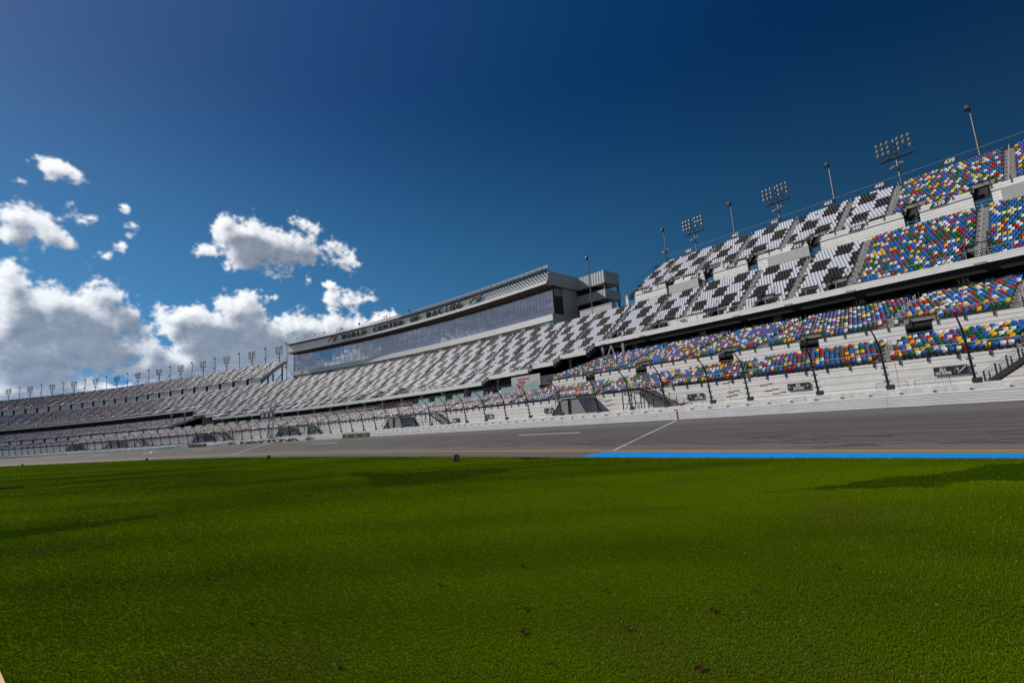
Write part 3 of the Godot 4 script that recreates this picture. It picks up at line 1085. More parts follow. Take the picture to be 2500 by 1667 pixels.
func build_middle() -> void:
	var t := thing("middle_grandstand", "long middle grandstand deck with chequered black and white seats and white fascia", "grandstand", world(20, 27, 4.0))
	var m: Mb
	for g in MID_SEG:
		var nf := mid_n(g[2])
		var yb := mid_y(g[2])
		var a: float = g[0]
		while a < g[1] - 0.1:
			var b := minf(a + 12.0, g[1])
			m = Mb.new()
			var pr := [Vector2(nf - 0.4, yb - 0.02), Vector2(nf, yb), Vector2(nf, yb + 0.27), Vector2(nf - 0.04, yb + 0.29), Vector2(nf - 0.04, yb + 0.33), Vector2(nf, yb + 0.35), Vector2(nf, yb + 0.62), Vector2(nf - 0.04, yb + 0.64), Vector2(nf - 0.04, yb + 0.68), Vector2(nf, yb + 0.70), Vector2(nf, yb + 0.95), Vector2(nf - 0.3, yb + 0.95), Vector2(nf - 0.4, yb - 0.02)]
			ribbon(m, pr, a, b - 0.02, step_size(a))
			for s in [a, b - 0.02]:
				m.quad(pt(s, nf - 0.4, yb), pt(s, nf, yb), pt(s, nf, yb + 0.95), pt(s, nf - 0.3, yb + 0.95))
			part("fascia_panel", m.mesh(), M.white, t)
			a = b
		m = Mb.new()
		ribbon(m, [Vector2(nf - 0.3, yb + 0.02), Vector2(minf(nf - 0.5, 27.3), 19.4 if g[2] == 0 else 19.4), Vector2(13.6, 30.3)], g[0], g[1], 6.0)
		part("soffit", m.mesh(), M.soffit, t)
		guard(t, g[0] + 0.2, g[1] - 0.2, nf - 0.12, yb + 0.95, 0.95, 2.2, M.galv, [1.0], 0.2, 0.09)
	# terraces
	var ter := Mb.new()
	var st := Mb.new()
	aisle_rails = Mb.new()
	var ends := Mb.new()
	var li := SeatList.new()
	rng.seed = 202
	var style := func(s: float, r: int) -> int:
		if s < 13.2 or s > 330.0 + r * 0.5: return rand_seat_colour()
		return checker(s, r)
	for k in range(12, 0, -1):
		var n := mid_n(k) - 0.35
		var y := mid_y(k) + 0.4
		var s0 := 66.0 if k <= 4 else (74.3 if k <= 7 else (81.5 if k <= 9 else 97.0))
		var s1 := 289.0 if k <= 6 else (275.0 if k <= 9 else 265.0)
		var holes := [125.0] if k > 9 else []
		for iv in cut(s0, s1, holes, 12.0):
			tread(ter, iv[0], iv[1], n, y, 0.85, 0.5)
			seat_row(li, 12 - k, n - 0.45, y, iv[0] + 0.6, iv[1] - 0.6, mid_aisles, mid_voms, 5, style)
		for s in [s0, s1]:
			cbox(ends, s - 0.1, s + 0.1, n - 0.85, n, y - 1.1, y + 0.1)
		for a in mid_aisles:
			if a > s0 and a < s1 and not in_gaps(a, holes, 12.0): aisle_steps(st, a, n, y, 0.5)
	for r in 20:
		var n := 27.35 - 0.64 * r
		var y := 20.95 + 0.51 * r
		var holes := [43.1] if r < 4 else []
		for iv in cut(-70, 600, holes, 4.9):
			var inner := [iv]
			if r < 5:
				inner = cut(iv[0], iv[1], mid_voms.filter(func(x): return x < 64.0 or x > 292.0), 1.15)
			for iw in inner:
				tread(ter, iw[0], iw[1], n, y, 0.64, 0.51)
			seat_row(li, r + 12, n - 0.38, y, maxf(iv[0], -40.0), minf(iv[1], 575.0), mid_aisles, mid_voms.filter(func(x): return x < 64.0 or x > 292.0), 17, style)
		for a in mid_aisles:
			if not in_gaps(a, holes, 4.9): aisle_steps(st, a, n, y, 0.51)
	tread(ter, -70, 600, 14.6, 31.1, 1.6, 0.6)
	part("terrace", ter.mesh(), M.tread, t)
	part("aisle_stairs", st.mesh(), M.tread, t).set_meta("kind", "stuff")
	if aisle_rails.v.size(): part("aisle_handrails", aisle_rails.mesh(), M.rail, t).set_meta("kind", "stuff")
	part("deck_end_walls", ends.mesh(), M.steel_dark, t).set_meta("kind", "stuff")
	# vomitories
	for v in mid_voms:
		var low := 0 if (v < 64.0 or v > 292.0) else 12
		if low == 12 and (v < 98.0 or v > 264.0): continue
		if in_gaps(v, [43.1], 5.0) or (low == 12 and in_gaps(v, [125.0], 12.0)): continue
		m = Mb.new()
		var n0 := 27.2 if low == 0 else mid_n(12) - 0.5
		var y0 := 20.95 if low == 0 else mid_y(12) + 0.4
		var rise := 0.51 / 0.64 if low == 0 else 0.5 / 0.85
		for e in [-1.15, 1.15]:
			var s: float = v + e
			m.bar(pt(s, n0, y0 + 0.95), pt(s, n0 - 4.2, y0 + 4.2 * rise + 0.95), 0.06)
			for q in 4:
				m.bar(pt(s, n0 - q * 1.4, y0 + q * 1.4 * rise - 0.2), pt(s, n0 - q * 1.4, y0 + q * 1.4 * rise + 0.95), 0.05)
			m.quad(pt(s, n0, y0 - 0.6), pt(s, n0 - 3.75, y0 - 0.6), pt(s, n0 - 3.75, y0 + 3.75 * rise + 0.25), pt(s, n0, y0 + 0.25))
		m.quad(pt(v - 1.1, n0 - 3.7, y0 - 0.6), pt(v + 1.1, n0 - 3.7, y0 - 0.6), pt(v + 1.1, n0 - 3.7, y0 + 3.75 * rise + 0.3), pt(v - 1.1, n0 - 3.7, y0 + 3.75 * rise + 0.3))
		m.quad(pt(v - 1.1, n0, y0 - 0.3), pt(v + 1.1, n0, y0 - 0.3), pt(v + 1.1, n0 - 3.7, y0 - 0.3), pt(v - 1.1, n0 - 3.7, y0 - 0.3))
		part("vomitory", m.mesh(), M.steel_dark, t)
	# level platforms for a few single chairs, with their white back walls
	for g in MID_PLAT:
		m = Mb.new()
		var n0 := 27.3 if g[3] == 0 else mid_n(12) - 0.35
		var y0 := 20.95 if g[3] == 0 else mid_y(12) + 0.45
		var back := 24.9 if g[3] == 0 else mid_n(9) - 0.35
		var yt := 22.9 if g[3] == 0 else mid_y(9) + 0.5
		cbox(m, g[0], g[1], back, n0, y0 - 0.15, y0)
		ribbon(m, ribbed(back, y0, yt + 0.15, 0.3, 0.03), g[0], g[1], 3.0)
		part("platform", m.mesh(), M.wall_white, t)
		var s: float = g[0] + 1.6
		while s < g[1] - 1.0:
			for e in 2:
				li.p.append(world(s + e * 0.55, back + 0.9, y0)); li.s.append(s + e * 0.55); li.c.append(5 if int(s) % 2 == 0 else 6)
			s += 2.8
		guard(t, g[0], g[1], back - 0.05, yt, 0.95, 1.9, M.steel_dark, [1.0], 0.5)
	for q in [3.2, 6.2, 8.9, 11.2, 26.2, 28.4, 40.2, 42.6, 55.0, 57.4]:
		for e in 2:
			li.p.append(world(q + e * 0.55, 13.75, 31.1)); li.s.append(q + e * 0.55); li.c.append(rand_seat_colour() if q < 12.0 else (5 if e == 0 else 6))
	guard(t, -70, 66, 14.5, 31.1, 1.0, 2.4, M.rail, [1.0, 0.5], 0.0, 0.04)
	emit_seats(li, t, func(s): return s > -8.0)
	# columns and braces that carry the deck
	for s in [58.3, 64.2, 72.5, 84.0, 95.0, 106.0, 117.0, 128.0, 139.0, 150.0, 161.0, 172.0, 183.0, 194.0, 205.0, 216.0, 227.0, 238.0, 249.0, 260.0, 271.0, 283.0, 294.0, 305.0]:
		m = Mb.new()
		var K := 0
		for g in MID_SEG:
			if s >= g[0] and s < g[1]: K = g[2]
		var n := mid_n(K) - 1.6 if K > 0 else 33.5
		var top := mid_y(K) + 0.3 if K > 0 else 19.6
		if s < 66.0:
			n = 27.0; top = 20.2
		m.box(frame(s), pt(s, n, (4.3 + top) * 0.5), Vector3(0.5, top - 4.3, 0.5))
		for e in [-1.3, 1.3]:
			m.bar(pt(s, n, top - 1.4), pt(s + e, n, top - 0.1), 0.16)
		part("column", m.mesh(), M.grey, t)
	for q in [[58.3, 11.0, 61.5, 20.0], [61.5, 20.0, 66.5, 11.0], [66.5, 18.0, 72.5, 11.5], [72.5, 17.5, 66.5, 11.5]]:
		m = Mb.new()
		m.bar(pt(q[0], 27.2, q[1]), pt(q[2], 27.2, q[3]), 0.3)
		part("brace", m.mesh(), M.grey, t)
	# light fittings along the edge of the soffit
	for k in 14:
		var s := -8.0 + k * 5.6
		m = Mb.new()
		m.box(frame(s), pt(s, 26.4, 20.05), Vector3(0.7, 0.25, 0.5))
		m.box(frame(s), pt(s + 0.3, 26.2, 19.75), Vector3(0.25, 0.4, 0.25))
		part("soffit_fixture", m.mesh(), M.grey_light, t)

# ------------------------------------------------------------------ upper decks
func build_upper(right: bool) -> void:
	var t := thing("upper_grandstand", "upper grandstand deck right of the tower, coloured then chequered seats under the sky" if right else "far upper grandstand deck left of the tower, lined with light masts", "grandstand", world(20 if right else 300, 13, 4.0))
	var s0 := -70.0 if right else 267.8
	var s1 := 66.6 if right else 600.0
	var lo := func(r: float) -> float: return s0 if right else lerpf(267.8, 264.8, r / 19.0)
	var hi := func(r: float) -> float: return lerpf(66.6, 61.8, r / 19.0) if right else s1
	var m: Mb
	for iv in cut(s0, s1, up_voms, 1.05):
		m = Mb.new()
		cbox(m, iv[0], iv[1], 12.95, 13.24, 31.1, 33.4, step_size(iv[0]))
		ribbon(m, ribbed(13.3, 31.1, 33.4, 0.46, 0.05), iv[0], iv[1], step_size(iv[0]))
		cbox(m, iv[0], iv[1], 13.05, 13.34, 33.62, 34.5, step_size(iv[0]))
		cbox(m, iv[0], iv[1], 13.3, 13.37, 33.66, 34.02, step_size(iv[0]))
		cbox(m, iv[0], iv[1], 13.3, 13.37, 34.08, 34.46, step_size(iv[0]))
		cbox(m, iv[0], iv[1], 13.0, 13.22, 33.4, 33.62, step_size(iv[0]))
		part("fascia_panel", m.mesh(), M.white if right else M.wall_white, t)
	var ter := Mb.new()
	var st := Mb.new()
	aisle_rails = Mb.new()
	var li := SeatList.new()
	rng.seed = 303 if right else 304
	var style := func(s: float, r: int) -> int:
		if s < 10.8 or s > 335.0 + r * 0.5: return rand_seat_colour()
		return checker(s + 1.2, r + 3)
	for r in 19:
		var n := 13.0 - 0.66 * r
		var y := 33.75 + 0.527 * r
		var a: float = lo.call(r)
		var b: float = hi.call(r)
		for iv in (cut(a, b, up_voms, 1.05) if r < 5 else [[a, b]]):
			tread(ter, iv[0], iv[1], n, y, 0.66, 0.527)
		seat_row(li, r, n - 0.42, y, maxf(a + 0.4, -40.0), minf(b - 0.6, 575.0), up_aisles, up_voms, 5, style)
		for q in up_aisles:
			if r > 0 and q > a + 1.0 and q < b - 1.0: aisle_steps(st, q, n, y, 0.527)
	part("terrace", ter.mesh(), M.tread, t)
	part("aisle_stairs", st.mesh(), M.tread, t).set_meta("kind", "stuff")
	if aisle_rails.v.size(): part("aisle_handrails", aisle_rails.mesh(), M.rail, t).set_meta("kind", "stuff")
	m = Mb.new()
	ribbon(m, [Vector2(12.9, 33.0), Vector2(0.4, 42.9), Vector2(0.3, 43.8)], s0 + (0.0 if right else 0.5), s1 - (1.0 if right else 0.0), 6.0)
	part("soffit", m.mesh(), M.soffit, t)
	# dark rakers, columns and braces under the deck
	var s := s0 + (1.0 if right else 0.4)
	while s < s1 - 1.0:
		m = Mb.new()
		m.bar(pt(s, 12.6, 32.4), pt(s, 0.6, 42.3), 0.5, 0.9)
		m.box(frame(s), pt(s, 0.8, 23.0), Vector3(0.55, 39.0, 0.55))
		m.box(frame(s), pt(s, 6.0, 20.4), Vector3(0.5, 33.0, 0.5))
		m.bar(pt(s, 6.0, 31.5), pt(s, 0.8, 37.5), 0.3)
		m.bar(pt(s, 12.0, 31.0), pt(s, 0.8, 31.2), 0.5)
		part("raker_frame", m.mesh(), M.steel_dark, t)
		s += 11.0
	m = Mb.new()
	for v in up_voms:
		if v < s0 + 2 or v > s1 - 2: continue
		for e in [-1.05, 1.05]:
			m.quad(pt(v + e, 13.3, 31.1), pt(v + e, 12.0, 31.1), pt(v + e, 12.0, 35.2), pt(v + e, 13.3, 34.4))
			m.bar(pt(v + e, 13.2, 35.0), pt(v + e, 9.6, 37.6), 0.06)
			m.bar(pt(v + e, 13.2, 34.0), pt(v + e, 13.2, 35.3), 0.08)
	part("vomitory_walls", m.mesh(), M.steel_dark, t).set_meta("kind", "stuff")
	for iv in cut(s0, s1, up_voms, 1.05):
		guard(t, iv[0] + 0.1, iv[1] - 0.1, 13.40, 34.5, 0.75, 2.4, M.fence, [1.0], 0.5, 0.10)
	# top rail at the back
	var top_a: float = lo.call(19)
	var top_b: float = hi.call(19)
	guard(t, top_a, top_b, 0.2, 43.8, 1.75, 3.0, M.steel_dark, [1.0], 0.0, 0.06)
	m = Mb.new()
	var es := s1 if right else s0
	var et := top_b if right else top_a
	m.poly(PackedVector3Array([pt(es, 13.2, 35.3), pt(et, 0.2, 45.5)]), 0.04, 4)
	for i in 8:
		var f := i / 7.0
		m.bar(pt(lerpf(es, et, f), lerpf(13.2, 0.2, f), lerpf(33.6, 43.8, f)), pt(lerpf(es, et, f), lerpf(13.2, 0.2, f), lerpf(35.3, 45.5, f)), 0.05)
	part("end_railing", m.mesh(), M.steel_dark, t)
	m = Mb.new()
	m.quad(pt(es, 13.2, 32.6), pt(es, 13.2, 33.7), pt(et, 0.3, 43.9), pt(et, 0.3, 42.6))
	part("end_stringer", m.mesh(), M.grey, t)
	emit_seats(li, t, func(q): return q > -6.0)

# ------------------------------------------------------------------ glass tower
func build_tower() -> void:
	var t := thing("tower", "long white and glass tower with black lettering above the grandstand", "building", world(165, 13, 4.0))
	var s0 := 92.0
	var s1 := 243.3
	var m := Mb.new()
	rng.seed = 9
	var glass := []
	for g in 4:
		var gm := mat(L(0.45 + 0.012 * g, 0.44 + 0.012 * g, 0.47 + 0.012 * g), 0.02, 0.97)
		glass.append(gm)
	var ys := [34.85, 36.9, 38.4, 39.2, 41.9, 43.0]
	var cols := 55
	for i in cols:
		var a := lerpf(s0 + 0.1, s1, float(i) / cols)
		var b := lerpf(s0 + 0.1, s1, (i + 1.0) / cols)
		for j in 5:
			m = Mb.new()
			var mid := (a + b) * 0.5
			var d := [rng.randf_range(-0.005, 0.005), rng.randf_range(-0.005, 0.005), rng.randf_range(-0.006, 0.006)]
			m.quad(pt(a + 0.03, 13.0 + d[0], ys[j] + 0.03), pt(b - 0.03, 13.0 + d[1], ys[j] + 0.03), pt(b - 0.03, 13.0 + d[1] + d[2], ys[j + 1] - 0.03), pt(a + 0.03, 13.0 + d[0] + d[2], ys[j + 1] - 0.03))
			part("glass_pane", m.mesh(), glass[rng.randi() % 4], t)
	m = Mb.new()
	for i in cols * 2 + 1:
		var s := lerpf(s0 + 0.1, s1, i / (cols * 2.0))
		m.box(frame(s), pt(s, 13.02, 38.92), Vector3(0.045 if i % 2 == 0 else 0.02, 8.15, 0.02))
	for y in ys:
		rail(m, s0 + 0.1, s1, 13.02, y, 0.03, 5.0)
	part("mullions", m.mesh(), mat(L(0.17, 0.175, 0.19), 0.4, 0.4), t)
	m = Mb.new()
	cbox(m, s0 + 0.3, s1 - 0.2, -6.0, 12.8, 33.2, 46.9, 5.0)
	part("inner_wall", m.mesh(), M.dark, t)
	m = Mb.new()
	cbox(m, s0, s1 + 0.6, 11.8, 13.9, 33.0, 34.8, 5.0)
	part("ledge", m.mesh(), M.white, t)
	m = Mb.new()
	cbox(m, s0 + 0.2, s1, 10.6, 11.0, 31.1, 33.0, 5.0)
	part("gallery_back_wall", m.mesh(), M.grey_light, t)
	for k in 15:
		var s := 94.5 + k * 10.4
		m = Mb.new()
		cbox(m, s - 0.9, s + 0.9, 12.2, 13.7, 31.1, 33.0)
		part("gallery_booth", m.mesh(), M.glass_green if k == 0 else M.grey, t)
	m = Mb.new()
	cbox(m, 92.2, 97.6, 13.4, 13.5, 31.1, 32.9)
	part("gallery_screen", m.mesh(), M.glass_green, t)
	guard(t, 92.2, 243, 14.45, 31.1, 1.05, 2.4, M.galv, [1.0, 0.66, 0.33], 0.0, 0.06)
	m = Mb.new()
	ribbon(m, [Vector2(12.9, 43.02), Vector2(16.25, 43.3)], s0 - 1.0, s1 + 0.2, 5.0)
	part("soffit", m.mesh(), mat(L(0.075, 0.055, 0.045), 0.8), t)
	m = Mb.new()
	ribbon(m, [Vector2(16.25, 43.3), Vector2(16.4, 43.35), Vector2(16.4, 44.15), Vector2(15.9, 44.2)], s0 - 1.0, s1 + 0.4, 5.0)
	part("fascia_lip", m.mesh(), M.white, t)
	# leaning ribbed sign face
	m = Mb.new()
	var pr := []
	for k in 14:
		var f := k / 14.0
		var n := lerpf(15.9, 15.25, f)
		var y := lerpf(44.2, 47.0, f)
		pr.append(Vector2(n, y)); pr.append(Vector2(n - 0.02, y + 0.13)); pr.append(Vector2(n - 0.09, y + 0.15))
	pr.append(Vector2(15.2, 47.0))
	ribbon(m, pr, s0 - 1.0, s1 + 0.1, 5.0)
	part("sign_face", m.mesh(), M.sign_face, t)
	# outriggers of the roof gantry, whose shadows rake across the face
	m = Mb.new()
	var s := s0 - 0.8
	while s < s1:
		m.boxv(pt(s, 16.2, 47.25), frame(s).x * 0.34, Vector3.UP * 0.07, frame(s).z * 1.15)
		m.bar(pt(s, 15.3, 46.5), pt(s, 17.0, 47.2), 0.08)
		s += 1.32
	part("gantry_brackets", m.mesh(), M.steel_dark, t)
	m = Mb.new()
	for q in [[17.3, 47.3], [15.3, 47.3], [17.3, 47.75]]:
		rail(m, s0 - 1.0, s1, q[0], q[1], 0.06, 5.0)
	part("gantry_rails", m.mesh(), M.steel_dark, t)
	m = Mb.new()
	cbox(m, s0 - 0.9, 161.0, 15.0, 15.1, 48.5, 49.1, 5.0)
	cbox(m, 163.0, 188.0, 15.0, 15.1, 48.5, 48.9, 5.0)
	part("parapet_band", m.mesh(), M.grey_light, t)
	guard(t, s0 - 0.9, s1, 15.2, 47.2, 1.85, 2.6, M.steel_dark, [1.0, 0.55], 0.0, 0.06)
	# small roof fittings
	m = Mb.new()
	rng.seed = 66
	for k in 26:
		var q := rng.randf_range(160.0, 242.0)
		m.bar(pt(q, 15.2, 49.0), pt(q, 15.2, 49.0 + rng.randf_range(0.4, 1.6)), 0.10)
		if k % 3 == 0: m.box(frame(q), pt(q, 15.4, 49.7), Vector3(0.4, 0.5, 0.4))
	part("roof_fittings", m.mesh(), M.black, t).set_meta("kind", "stuff")
	m = Mb.new()
	cbox(m, s0 - 0.9, s1 + 0.1, -6.0, 15.2, 46.95, 47.15, 5.0)
	part("roof", m.mesh(), M.grey, t)
	# right end: sided wall, dark window strip, side of the sign band
	m = Mb.new()
	for k in 60:
		var y := 31.1 + k * 0.2
		if y > 43.1: break
		m.quad(pt(s0, 8.9, y), pt(s0, 2.0, y), pt(s0 - 0.04, 2.0, y + 0.18), pt(s0 - 0.04, 8.9, y + 0.18))
		m.quad(pt(s0 - 0.04, 8.9, y + 0.18), pt(s0 - 0.04, 2.0, y + 0.18), pt(s0, 2.0, y + 0.2), pt(s0, 8.9, y + 0.2))
	for k in 20:
		var y := 43.15 + k * 0.2
		if y > 46.9: break
		m.quad(pt(s0 - 1.05, 15.9 - k * 0.035, y), pt(s0 - 1.05, 2.0, y), pt(s0 - 1.09, 2.0, y + 0.18), pt(s0 - 1.09, 15.9 - k * 0.035, y + 0.18))
	m.quad(pt(s0, 16.2, 43.12), pt(s0 - 1.05, 16.2, 43.12), pt(s0 - 1.05, 2.0, 43.12), pt(s0, 2.0, 43.12))
	m.quad(pt(s0, 13.9, 31.1), pt(s0, 8.9, 31.1), pt(s0, 8.9, 35.0), pt(s0, 13.9, 35.0))
	part("end_cladding", m.mesh(), M.siding, t)
	m = Mb.new()
	cbox(m, s0 - 0.03, s0 + 0.1, 8.9, 12.95, 35.0, 43.1)
	part("end_window", m.mesh(), M.black, t)
	m = Mb.new()
	cbox(m, s0 - 0.06, s0 - 0.02, 9.3, 12.6, 40.4, 42.6)
	for k in 9:
		m.box(frame(s0), pt(s0 - 0.08, 9.5 + k * 0.38, 41.5), Vector3(0.06, 2.2, 0.06))
	part("end_louvre", m.mesh(), M.grey, t)
	m = Mb.new()
	m.quad(pt(s1 + 0.05, 13.0, 31), pt(s1 + 0.05, -6, 31), pt(s1 + 0.05, -6, 47), pt(s1 + 0.05, 13.0, 47))
	m.quad(pt(s1 + 0.1, 16.2, 43.2), pt(s1 + 0.1, 2, 43.2), pt(s1 + 0.1, 2, 47), pt(s1 + 0.1, 15.3, 47))
	part("far_end_cladding", m.mesh(), M.siding, t)
	# black letters, one by one, and the two emblems
	var words := [["WORLD", 205.4, 188.3], ["CENTER", 184.3, 164.6], ["OF", 160.8, 154.9], ["RACING", 151.3, 131.0]]
	for w in words:
		var txt: String = w[0]
		for k in txt.length():
			var f0 := (k + 0.5) / txt.length()
			var pitch: float = (w[1] - w[2]) / txt.length()
			var sc := lerpf(w[1], w[2], f0)
			var wide := pitch * (0.86 if txt[k] == "W" else 0.72)
			if txt[k] == "I": wide = pitch * 0.22
			var o := letters(txt[k], sc, 16.0, 45.55, 1.95, wide, M.black, t, "letter", 0.12)
			o.mesh.depth = 0.35
	for e in [211.3, 123.9]:
		var cm := [[0.0, 0.0, L(0.45, 0.02, 0.02)], [0.9, 0.55, L(0.62, 0.33, 0.03)], [-1.5, -0.35, L(0.01, 0.20, 0.07)], [1.7, 0.25, L(0.02, 0.19, 0.25)], [1.0, -0.5, L(0.02, 0.16, 0.4)], [-0.3, 0.6, L(0.55, 0.12, 0.02)]]
		for q in cm:
			m = Mb.new()
			var b := frame(e)
			var c: Vector3 = pt(e, 16.15, 45.7) + b.x * q[0] * 1.25 + Vector3.UP * q[1] * 1.2
			m.boxv(c, b.x * 0.95, Vector3.UP * 0.56 + b.x * 0.35, b.z * 0.08)
			part("emblem_tile", m.mesh(), mat(q[2], 0.5), t)
		m = Mb.new()
		var bb := frame(e)
		m.boxv(pt(e, 16.32, 45.3), bb.x * 0.75, Vector3.UP * 0.42 + bb.x * 0.3, bb.z * 0.05)
		m.boxv(pt(e + 1.2, 16.32, 45.0), bb.x * 0.3, Vector3.UP * 0.35 + bb.x * 0.3, bb.z * 0.05)
		part("emblem_letter", m.mesh(), M.sign_white, t)

func build_stair_tower() -> void:
	var t := thing("stair_tower", "grey corrugated stair tower with open dark storeys at the right end of the glass tower", "building", world(86, 0, 4.0))
	var s0 := 80.9
	var s1 := 91.9
	var nf := 2.5
	var nb := -4.8
	var corr := func(y0: float, y1: float) -> Mb:
		var m := Mb.new()
		var k := 46
		var pts := []
		for i in k + 1:
			pts.append([lerpf(s1, s0, float(i) / k), nf + (0.07 if (i / 2) % 2 == 0 else 0.0)])
		for i in 24:
			pts.append([s0 + (0.0 if (i / 2) % 2 == 0 else 0.07), lerpf(nf, nb, i / 23.0)])
		for i in pts.size() - 1:
			m.quad(pt(pts[i][0], pts[i][1], y0), pt(pts[i + 1][0], pts[i + 1][1], y0), pt(pts[i + 1][0], pts[i + 1][1], y1), pt(pts[i][0], pts[i][1], y1))
		m.quad(pt(s0, nf, y1), pt(s1, nf, y1), pt(s1, nb, y1), pt(s0, nb, y1))
		m.quad(pt(s0, nf, y0), pt(s1, nf, y0), pt(s1, nb, y0), pt(s0, nb, y0))
		return m
	var m: Mb = corr.call(43.1, 46.8)
	part("cladding_band", m.mesh(), M.siding, t)
	m = corr.call(38.4, 41.2)
	part("cladding_band", m.mesh(), M.siding, t)
	m = Mb.new()
	for s in [s0 + 0.5, (s0 + s1) * 0.5, s1 - 0.3]:
		for n in [nf - 0.5, nb + 0.5]:
			m.box(frame(s), pt(s, n, 25.0), Vector3(0.4, 36.6, 0.4))
	part("column", m.mesh(), M.steel_dark, t)
	m = Mb.new()
	cbox(m, s0 + 4.5, s1, nb, nf - 1.2, 20.0, 43.1)
	part("core_wall", m.mesh(), M.dark, t)
	m = Mb.new()
	cbox(m, s0 + 0.2, s1, nb + 0.2, nf - 0.2, 35.0, 35.4)
	part("floor_slab", m.mesh(), M.grey, t)
	t = thing("parapet_box", "plain white parapet box behind the top seat row below the stair tower", "wall", world(76, 13, 31.1))
	m = Mb.new()
	cbox(m, 71.2, 82.2, 11.5, 13.3, 31.2, 33.5)
	part("parapet_wall", m.mesh(), M.grey_light, t)
	m = Mb.new()
	cbox(m, 71.1, 82.3, 11.4, 13.4, 33.5, 33.62)
	part("coping", m.mesh(), M.white, t)
	var k := 0
	for q in [[22.8, 30.4], [45.5, 53.0], [-9.0, -3.2]]:
		t = thing("press_box", ["pale grey booth on the upper walkway below the middle floodlight mast", "pale grey booth on the upper walkway farthest left, toward the stair tower", "pale grey booth on the upper walkway cut by the right edge"][k], "booth", world(q[0], 14, 31.1), "booths on the upper walkway")
		m = Mb.new()
		cbox(m, q[0], q[1], 13.36, 15.0, 31.15, 33.15)
		part("booth_wall", m.mesh(), M.grey_light, t)
		m = Mb.new()
		cbox(m, q[0] - 0.04, q[0] + 0.05, 13.5, 14.9, 31.9, 33.0)
		part("booth_window", m.mesh(), M.steel_dark, t)
		k += 1

# ------------------------------------------------------------------ suites under the tower deck
func build_suites() -> void:
	var t := thing("suite_terrace", "grey suite terrace with glass screens under the middle deck below the tower", "terrace", world(100, 43, 10.0))
	var m := Mb.new()
	cbox(m, 66.5, 289.0, 34.0, 43.6, 9.85, 10.1, 5.0)
	part("floor_slab", m.mesh(), M.grey, t)
	m = Mb.new()
	cbox(m, 84.0, 280.0, 33.2, 33.6, 10.1, 15.6, 5.0)
	part("back_wall", m.mesh(), M.dark, t)
	m = Mb.new()
	cbox(m, -70.0, 600.0, 22.0, 22.4, 4.3, 22.6, 6.0)
	part("concourse_wall", m.mesh(), M.dark, t)
	for q in [[68.5, 88.0], [88.6, 104.5], [105.2, 121.5], [205.0, 288.0]]:
		m = Mb.new()
		cbox(m, q[0], q[1], 43.35, 43.6, 10.1, 11.4, 4.0)
		part("parapet", m.mesh(), M.grey_light, t)
		m = Mb.new()
		cbox(m, q[0] - 0.05, q[0] + 0.15, 40.5, 43.6, 10.1, 11.9)
		part("parapet_return", m.mesh(), M.steel_dark, t)
		var s: float = q[0] + 1.0
		while s < q[1] - 4.0:
			m = Mb.new()
			m.quad(pt(s, 43.1, 11.4), pt(s + 5.0, 43.1, 11.4), pt(s + 5.0, 42.9, 12.5), pt(s, 42.9, 12.5))
			part("glass_screen", m.mesh(), M.glass_green, t)
			s += 8.2
	m = Mb.new()
	cbox(m, 122.0, 204.0, 43.35, 43.6, 10.1, 11.0, 4.0)
	part("parapet", m.mesh(), M.wall_white, t)
	guard(t, 122, 204, 43.4, 11.0, 1.0, 2.0, M.rail, [1.0, 0.5], 0.0, 0.05)
	m = Mb.new()
	cbox(m, 76.0, 86.5, 36.2, 36.4, 10.1, 15.3)
	part("mural_wall", m.mesh(), M.grey_light, t)
	m = Mb.new()
	cbox(m, 66.7, 75.6, 36.2, 36.4, 10.1, 14.6)
	part("mural_wall", m.mesh(), mat(L(0.012, 0.02, 0.05), 0.6), t, "dark blue mural wall with two red bands")
	m = Mb.new()
	for q in [[68.0, 75.0, 12.6], [69.5, 75.0, 12.0]]:
		cbox(m, q[0], q[1], 36.4, 36.43, q[2], q[2] + 0.16)
	part("mural_bands", m.mesh(), M.red, t)
	m = Mb.new()
	for q in [[80.0, 84.2, 14.4, 14.75], [81.5, 83.8, 13.5, 14.1], [81.9, 84.6, 12.6, 13.2], [82.6, 85.0, 12.0, 12.4]]:
		cbox(m, q[0], q[1], 36.4, 36.44, q[2], q[3])
	part("mural_emblem", m.mesh(), mat(L(0.36, 0.03, 0.10), 0.6), t)
	rng.seed = 12
	m = Mb.new()
	for k in 26:
		var s := rng.randf_range(70.0, 121.0)
		m.box(frame(s), pt(s, 42.6, 11.6), Vector3(0.5, 0.8, 0.3))
	part("terrace_chairs", m.mesh(), M.sign_white, t).set_meta("kind", "stuff")

